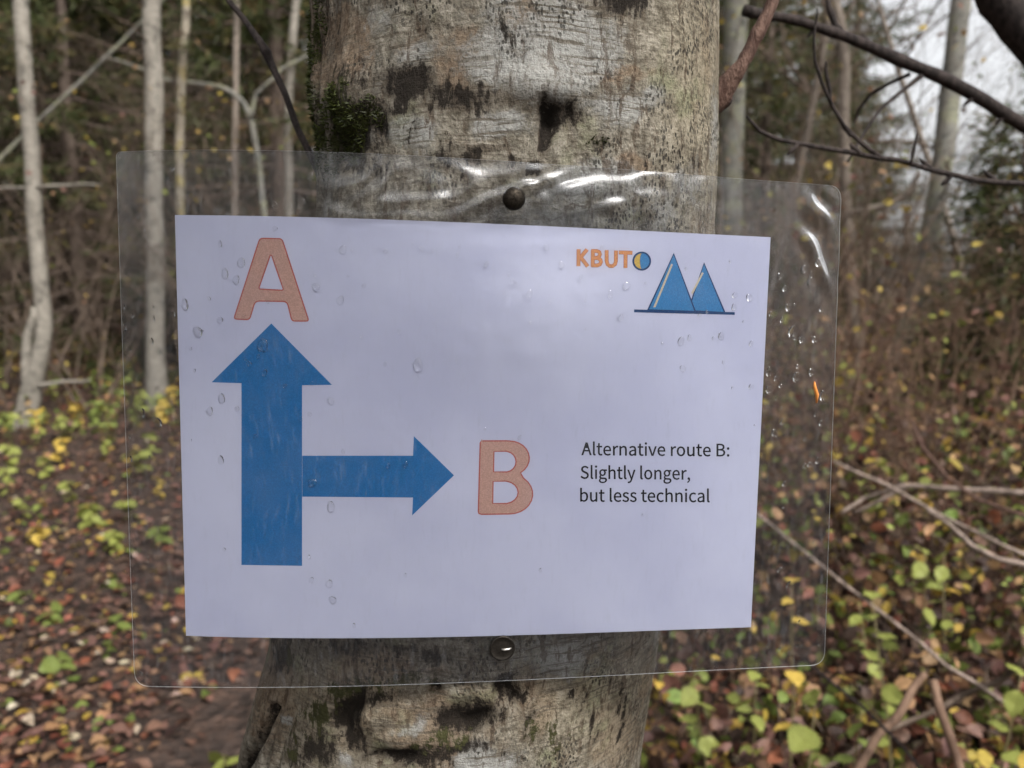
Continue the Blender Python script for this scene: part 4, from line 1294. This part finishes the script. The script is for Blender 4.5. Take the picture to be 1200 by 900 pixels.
# ------------------------------------------------------------------ undergrowth and leaf litter
def undergrowth():
    mb = MB(); lv = []
    P = wedge(4200, 1.7, 9.0, lambda y: (0.22 * y - .15, 0.80 * y + .3), 1.2)
    Pl = wedge(500, 6.2, 11, lambda y: (-.75 * y, -.12 * y), 1.0)
    for i, p in enumerate(list(P) + list(Pl)):
        p = Vector(p); h = random.uniform(.15, .75) if i < len(P) else random.uniform(.1, .35)
        if i < len(P): h *= float(smooth(1.6, 3.4, p.y)) * .75 + .25
        a = random.uniform(0, 6.28); b = random.uniform(.1, .9)
        q = [p + Vector((math.cos(a) * b * h * t * t, math.sin(a) * b * h * t * t, h * (t - .25 * b * t * t) - .01)) for t in (0, .3, .6, .85, 1)]
        g = random.uniform(.5, 1.35)
        c = random.choice(((.085, .052, .036), (.14, .098, .068), (.055, .036, .028), (.17, .13, .10)))
        mb.tube(q, [.0035, .003, .0025, .002, .001], 3, tuple(x * g for x in c), cap=False)
        for t in q[2:]:
            for _ in range(2 if random.random() < .7 else 1): lv.append(tuple(t + Vector((random.gauss(0, .02), random.gauss(0, .02), random.gauss(0, .015)))))
    o = link('undergrowth', mb.mesh('undergrowth'), None, [LEAF])
    tag(o, 'tangle of brown dead stems covering the ground right of the trunk', 'undergrowth', kind='stuff')
    n = len(lv)
    lo_ = scatter_leaves('withered_leaves', np.array(lv), rng.uniform(.025, .065, n), colours(n, ['brown', 'umber', 'tan', 'russet', 'yellow', 'lime', 'green'], [5, 5, 4, 1.5, 1.6, 2.2, 3.2]), .9, o)
    tag(lo_, kind='stuff')


undergrowth()

N_L = 44000
P = wedge(N_L, 1.0, 10.0, lambda y: (-1.0 * y - .6, 0.90 * y + .5), 1.5)
keep = np.ones(N_L, bool)
for i, (x, y, z) in enumerate(P):                  # the worn strip of path by the trunk is barer
    d = (x + .42 + .14 * y) / .40
    if math.exp(-d * d) * float(smooth(3.6, 2.6, y)) > rng.uniform(.0, .75): keep[i] = False
P = P[keep]
n = len(P)
P[:, 2] += rng.uniform(.002, .03, n)
litter = scatter_leaves('leaf_litter', P, rng.uniform(.024, .058, n) * (1 + .25 * rng.normal(0, 1, n).clip(-1, 1)), colours(n, ['brown', 'umber', 'tan', 'russet', 'yellow', 'green', 'pale'], [9, 5, 3, 2.2, 1.1, 1.0, .8]), .28)
tag(litter, 'carpet of small brown fallen leaves on the forest floor', 'leaf litter', kind='stuff')

# the larger fallen leaves near the path and below the sign, one by one
LEAF_MESH = {}
for nm in ('brown', 'tan', 'yellow', 'green', 'russet', 'pale'):
    for v in range(2):
        o = scatter_leaves('fallen_leaf', np.zeros((1, 3)), np.array([1.0]), np.array([PAL[nm]]) * 1.05, .12)
        LEAF_MESH[nm, v] = o.data
        bpy.data.objects.remove(o)
WORDS = {'brown': 'dull brown', 'tan': 'tan', 'yellow': 'bright yellow', 'green': 'still green', 'russet': 'russet red', 'pale': 'pale cream'}
cnt = 0
tries = 0
while cnt < 230 and tries < 4000:
    tries += 1
    left = random.random() < .55
    px = random.uniform(-10, 290) if left else random.uniform(765, 1210)
    py = 900 - 330 * random.random() ** 1.5 if left else 905 - 160 * random.random() ** 1.3
    g = ground_hit(px, py)
    if math.exp(-((g.x + .42 + .14 * g.y) / .36) ** 2) * float(smooth(3.6, 2.6, g.y)) > random.uniform(.1, .6): continue
    nm = random.choices(list(WORDS), [6, 3, 1.1, .7, 2, 1.5])[0]
    o = bpy.data.objects.new('fallen_leaf', LEAF_MESH[nm, random.randint(0, 1)])
    COL.objects.link(o)
    s = random.uniform(.034, .064)
    o.location = (g.x, g.y, terrain(g.x, g.y) + random.uniform(.014, .034))
    o.rotation_euler = (random.gauss(0, .22), random.gauss(0, .22), random.uniform(0, 6.28))
    o.scale = (s, s, s * random.uniform(.5, 2))
    side = 'path side left of the trunk' if left else 'ground right of the trunk'
    tag(o, '%s fallen leaf lying on the %s' % (WORDS[nm], side), 'leaf', '%s fallen leaves, %s' % (WORDS[nm], side))
    cnt += 1

# ------------------------------------------------------------------ small leafy plants
PLANT_LEAF = {}
for nm in ('lime', 'green', 'yellow'):
    o = scatter_leaves('leaf', np.zeros((1, 3)), np.array([1.0]), np.array([PAL[nm]]) * 1.1, 0.0)
    # root the leaf at its stalk, pointing along +Y
    PLANT_LEAF[nm] = o.data
    bpy.data.objects.remove(o)
# a toothed, folded leaf with sunken side veins for the plants, stalk at the origin, pointing along +Y
def toothed_leaf(me, col):
    k = 9
    V = [(0, t / k, 0.0) for t in range(k + 1)]
    F = []
    for sg in (-1, 1):
        b0 = len(V)
        for t in range(k):
            f = (t + .5) / k
            w = 0.40 * math.sin(math.pi * f ** 0.75) ** 0.8 + .01
            V.append((sg * w, f + .02, .14 * w)); V.append((sg * w * .76, f + .06, .10 * w))
        for t in range(k):
            q = [t, b0 + 2 * t, b0 + 2 * t + 1, t + 1]
            F.append(q if sg > 0 else q[::-1])
            if t < k - 1:
                q = [t + 1, b0 + 2 * t + 1, b0 + 2 * t + 2]
                F.append(q if sg > 0 else q[::-1])
    V = [(x, y, z - .24 * y * y + .03 * math.sin(9 * y + 3 * abs(x))) for x, y, z in V]
    nm = bpy.data.meshes.new('leaf')
    nm.from_pydata(V, [], F)
    ca = nm.color_attributes.new('col', 'FLOAT_COLOR', 'POINT')
    ca.data.foreach_set('color', np.array([(*[c * (1.12 if i <= k else 1) for c in col], 1) for i in range(len(V))], np.float32).ravel())
    nm.materials.append(LEAF)
    return nm


for nm in list(PLANT_LEAF):
    PLANT_LEAF[nm] = toothed_leaf(PLANT_LEAF[nm], [c * 1.1 for c in PAL[nm]])
STEM = plain('green_brown_stem', (0.12, 0.10, 0.05), .6)


def plant(px, py, h, nleaf, size, nm, label, group=None, near=None, nx=None):
    g = ground_hit(px, py) if near is None else at(px, py, near)
    x, y = g.x, g.y
    z = terrain(x, y)
    if near is not None: h = max(h, g.z - z)
    r = empty('leafy_plant', (x, y, z), label, 'plant', group)
    mb = MB()
    lean = Vector((random.gauss(0, .12), random.gauss(0, .12), 1))
    pts = [Vector((0, 0, -.03)) + lean * (h + .03) * t + Vector((.02 * math.sin(5 * t), .02 * math.cos(4 * t), 0)) * h for t in (0, .25, .5, .75, 1)]
    mb.tube(pts, [.004, .0035, .003, .0025, .0015], 5)
    link('stem', mb.mesh('stem'), r, [STEM])
    for k in range(nleaf):
        t = 1 - .7 * (k / nleaf) ** 1.2
        i = min(3, int(t * 4)); p = pts[i].lerp(pts[i + 1], t * 4 - i)
        o = bpy.data.objects.new('leaf', PLANT_LEAF[nm]); COL.objects.link(o); o.parent = r
        o.location = p
        s = size * random.uniform(.7, 1.15)
        o.scale = (s * random.uniform(.9, 1.25), s, s)
        o.rotation_euler = (random.uniform(-.75, .45), random.gauss(0, .4), k * 2.4 + random.uniform(-.4, .4))
    return r


random.seed(5)
for px, py, h in ((112, 470, .30), (138, 480, .25), (95, 500, .2), (122, 540, .22), (60, 560, .15), (20, 555, .2), (150, 560, .2), (85, 590, .15), (30, 610, .12), (110, 620, .14), (8, 585, .2), (140, 650, .1), (70, 545, .2), (165, 560, .18), (190, 590, .16), (178, 540, .2), (45, 640, .1), (130, 505, .25), (5, 520, .25), (80, 520, .2), (155, 610, .12), (190, 640, .1)):
    plant(px, py, h, random.randint(9, 14), random.uniform(.05, .085), random.choice(('lime', 'lime', 'green', 'lime', 'yellow')), 'low yellow-green plant among the leaves below the birches', 'low plants below the birches')
for q in range(26):
    plant(random.uniform(0, 200), random.uniform(425, 545), random.uniform(.15, .34), random.randint(8, 12), random.uniform(.05, .08), random.choice(('lime', 'yellow', 'green', 'lime', 'lime', 'green')), 'low yellow-green plant among the leaves below the birches', 'low plants below the birches')
for px, py, h in ((25, 705, .05), (60, 730, .05), (75, 790, .05), (140, 740, .05), (128, 690, .04)):
    plant(px, py, h, 5, .07, 'green', 'tiny green plant flat among brown leaves beside the path', 'tiny plants beside the path')
for px, py in ((160, 490), (196, 492), (185, 505), (12, 515), (45, 512), (205, 480), (172, 476)):
    plant(px, py, .22, 9, .085, random.choice(('lime', 'green', 'yellow')), 'leafy plant growing round the foot of a pale birch', 'plants at the birch feet')
plant(268, 905, .05, 4, .085, 'lime', 'lime green leaves at the left foot of the sign tree')
plant(792, 872, .2, 7, .080, 'lime', 'large-leaved lime green plant beside the right foot of the sign tree', None, 1.25)
plant(845, 868, .2, 5, .062, 'lime', 'lime green plant with drooping leaves behind the large-leaved one', None, 1.45)
plant(925, 835, .2, 6, .065, 'lime', 'lime plant with pointed leaves below the sign corner', None, 1.6)
for px, py, d, h, nm in ((930, 690, 2.1, .3, 'yellow'), (1062, 730, 2.0, .3, 'lime'), (1040, 720, 2.3, .3, 'lime'), (1085, 640, 2.6, .3, 'lime'), (985, 795, 1.9, .2, 'green'), (1110, 660, 2.4, .3, 'lime'), (1150, 785, 1.9, .2, 'lime'), (1160, 860, 1.6, .2, 'yellow'), (835, 770, 2.1, .25, 'lime'), (880, 775, 2.2, .25, 'lime'), (1000, 415, 4.5, .6, 'lime'), (1075, 300, 4.8, .8, 'lime')):
    plant(px, py, h, 7, .055, nm, 'slim yellow-green plant rising from the brush right of the sign', 'slim plants in the brush', d)

# ------------------------------------------------------------------ sticks lying in the brush on the right
def stick(name, label, pts, wid, mat, group=None, forks=()):
    P3 = [at(*p) for p in pts]
    root = empty(name, (P3[-1].x, P3[-1].y, terrain(P3[-1].x, P3[-1].y)), label, 'stick', group)
    def one(nm, Q, ws, dps):
        f, r = [], []
        for i in range(len(Q) - 1):
            for j in range(5):
                t = j / 5; q = Q[i].lerp(Q[i + 1], t)
                f.append(q + noise.noise_vector(q * 9) * .006)
                r.append((ws[i] * (1 - t) + ws[i + 1] * t) / 2 / FPX * (dps[i] * (1 - t) + dps[i + 1] * t) * (1 + .15 * noise.noise(q * 60)))
        f.append(Q[-1]); r.append(ws[-1] / 2 / FPX * dps[-1])
        mb = MB(); mb.tube(f, r, 8)
        under(link(nm, mb.mesh(nm), None, [mat]), root)
    one('shaft', P3, wid, [p[2] for p in pts])
    for fp, fw in forks:
        one('side_twig', [at(*p) for p in fp], fw, [p[2] for p in fp])
    return root


stick('fallen_stick', 'long thin grey stick slanting down past the sign corner', [(870, 590, 2.5), (965, 665, 2.3), (1010, 700, 2.2), (1060, 738, 2.1), (1110, 780, 2.0), (1200, 838, 1.9), (1300, 905, 1.8), (1400, 985, 1.75)], [3, 3.5, 3.5, 4, 4.5, 4.5, 5, 5], DEAD_WOOD)
stick('fallen_stick', 'bleached forked branch lying level in the brush', [(985, 600, 2.9), (1012, 583, 2.9), (1060, 570, 2.8), (1130, 574, 2.7), (1200, 577, 2.6), (1330, 600, 2.5), (1500, 760, 2.4)], [3.5, 5, 6, 7, 8, 9, 10], DEAD_WOOD,
      forks=[([(1062, 571, 2.8), (1030, 588, 2.85), (1000, 600, 2.9)], [6, 5, 3])])
stick('fallen_stick', 'pale curved branch below the bleached forked one', [(1085, 596, 2.4), (1115, 618, 2.35), (1140, 640, 2.3), (1170, 655, 2.25), (1210, 664, 2.2), (1330, 700, 2.1), (1420, 850, 2.0)], [3.5, 5, 6, 6, 7, 8, 9], DEAD_WOOD)
stick('fallen_stick', 'brown stick propped up, leaning left to the ground', [(1084, 788, 1.75), (1068, 808, 1.72), (1050, 842, 1.68), (1030, 862, 1.66), (1004, 905, 1.62), (985, 960, 1.6)], [7, 9, 10.5, 10, 10, 10], RUSSET_TWIGS)
stick('fallen_stick', 'brown stick propped up, leaning right to the ground', [(1092, 796, 1.78), (1100, 830, 1.74), (1110, 858, 1.7), (1126, 905, 1.65), (1140, 960, 1.6)], [9, 11, 11, 11, 11], RUSSET_TWIGS)
stick('fallen_stick', 'thin grey stick crossing under the bleached branch', [(975, 540, 2.9), (1040, 570, 2.8), (1100, 603, 2.7), (1200, 650, 2.5), (1330, 720, 2.4), (1450, 900, 2.3)], [3, 4, 4, 5, 5, 6], DEAD_WOOD)
stick('fallen_stick', 'dark reddish cane arching down through the brush', [(1068, 492, 2.8), (1082, 525, 2.75), (1110, 560, 2.7), (1150, 588, 2.6), (1205, 606, 2.5), (1300, 650, 2.4), (1420, 860, 2.3)], [3, 4, 4, 5, 5, 5, 6], RED_TWIG)
stick('fallen_stick', 'thin brown stick beside the two propped sticks', [(1205, 770, 1.9), (1170, 800, 1.95), (1130, 815, 2.0), (1080, 840, 2.0), (1040, 855, 2.0), (960, 905, 1.95)], [8, 7, 7, 6, 6, 5], TWIGS)
stick('fallen_stick', 'thin dark cane rising from below the sign corner', [(940, 770, 1.6), (975, 800, 1.6), (1010, 830, 1.58), (1060, 880, 1.55), (1110, 940, 1.5)], [3, 3.5, 4, 4, 4], DARK_TWIG)

# ------------------------------------------------------------------ the neighbouring tree out to the right and its reaching branches
def neighbour():
    x, y = 1.02, 1.12
    root = empty('neighbour_tree', (x, y, terrain(x, y)), 'dark bare branches reaching in across the bright sky', 'tree')
    mb = MB()
    mb.tube([(x + .02 * math.sin(k), y + .02 * math.cos(k * 1.7), terrain(x, y) - .2 + k * .35) for k in range(18)], [.075 * (1 - k / 20) + .01 for k in range(18)], 12)
    under(link('trunk', mb.mesh('trunk'), None, [DARK_TWIG]), root)
    def br(nm, pts, ws, par=None, mat=DARK_TWIG):
        f, r = [], []
        for i in range(len(pts) - 1):
            a, b = at(*pts[i]), at(*pts[i + 1])
            for j in range(4):
                t = j / 4; q = a.lerp(b, t)
                f.append(q + noise.noise_vector(q * 14) * .004)
                r.append((ws[i] * (1 - t) + ws[i + 1] * t) / 2 / FPX * pts[i][2] * (1 + .22 * noise.noise(q * 70)))
        f.append(at(*pts[-1])); r.append(ws[-1] / 2 / FPX * pts[-1][2])
        m = MB(); m.tube(f, r, 9)
        o = link(nm, m.mesh(nm), None, [mat])
        if par is None: under(o, root)
        else: o.parent = par
        return o
    br('limb', [(1455, 350, 1.14), (1380, 265, 1.13), (1310, 185, 1.12), (1215, 60, 1.10), (1172, 0, 1.09), (1130, -60, 1.08), (1060, -150, 1.05)], [62, 56, 52, 47, 45, 42, 26])
    b2 = br('branch', [(1450, 310, 1.12), (1330, 225, 1.05), (1200, 147, .98), (1160, 122, .96), (1107, 92, .95), (1053, 70, .94), (987, 43, .93), (940, 27, .92), (910, 20, .91), (872, 12, .9)], [20, 18, 16, 15, 14.5, 14, 12, 11, 12, 14])
    br('twig', [(1080, 88, .945), (1058, 105, .94), (1033, 127, .93), (1013, 157, .92), (993, 190, .91)], [6, 5, 4.5, 4, 2.5], b2)
    br('twig', [(1066, 86, .945), (1040, 98, .96), (1020, 110, .97), (1006, 128, .98), (1000, 146, .99)], [5, 4, 4, 3.5, 2], b2)
    br('twig', [(988, 43, .93), (978, 32, .93), (970, 12, .93), (965, -20, .93), (950, -70, .93)], [9, 8, 8, 7, 5], b2)
    b3 = br('branch', [(1470, 260, 1.12), (1330, 226, .95), (1200, 214, .84), (1140, 209, .82), (1090, 197, .80), (1050, 186, .79), (1032, 184, .785), (1000, 177, .78), (950, 172, .77), (912, 165, .76), (890, 155, .755), (875, 136, .75)], [9, 7.5, 6.5, 6.5, 6, 6, 6, 5.5, 5.5, 5, 4.5, 3])
    t3 = br('twig', [(1033, 184, .785), (1012, 166, .78), (990, 145, .775), (974, 122, .77), (962, 98, .765), (955, 72, .76), (954, 44, .755), (958, 10, .75)], [5.5, 5, 5, 4.5, 4, 3.5, 3, 2], b3)
    br('twig', [(972, 119, .77), (971, 104, .768), (968, 88, .766), (968, 72, .764)], [4, 4.5, 4, 2.5], b3)
    br('twig', [(1066, 190, .79), (1069, 178, .79), (1072, 165, .79), (1074, 152, .79)], [3, 4, 3, 1.5], b3)
    for i, (a, b, dd, ang) in enumerate(((1120, 96, .952, 1), (1140, 112, .955, -1), (1020, 54, .935, 1), (958, 32, .925, -1), (1090, 197, .80, 1), (1115, 204, .81, -1), (1010, 179, .78, 1), (935, 170, .765, -1), (1000, 157, .777, 1), (1165, 211, .828, 1), (1180, 134, .967, -1))):
        br('bud', [(a, b, dd), (a - 4, b - 5 * ang, dd), (a - 9, b - 9 * ang, dd), (a - 12, b - 12 * ang, dd)], [6, 6, 4.5, 1.5])
    mb = MB()
    for k in range(5):
        grow(mb, Vector((x, y, 2.6 + k * .6)), Vector((math.cos(k * 2.4 + .5), math.sin(k * 2.4 + .5), .8)), 1.2, .02, 2, 5)
    under(link('crown', mb.mesh('crown'), None, [DARK_TWIG]), root)


neighbour()
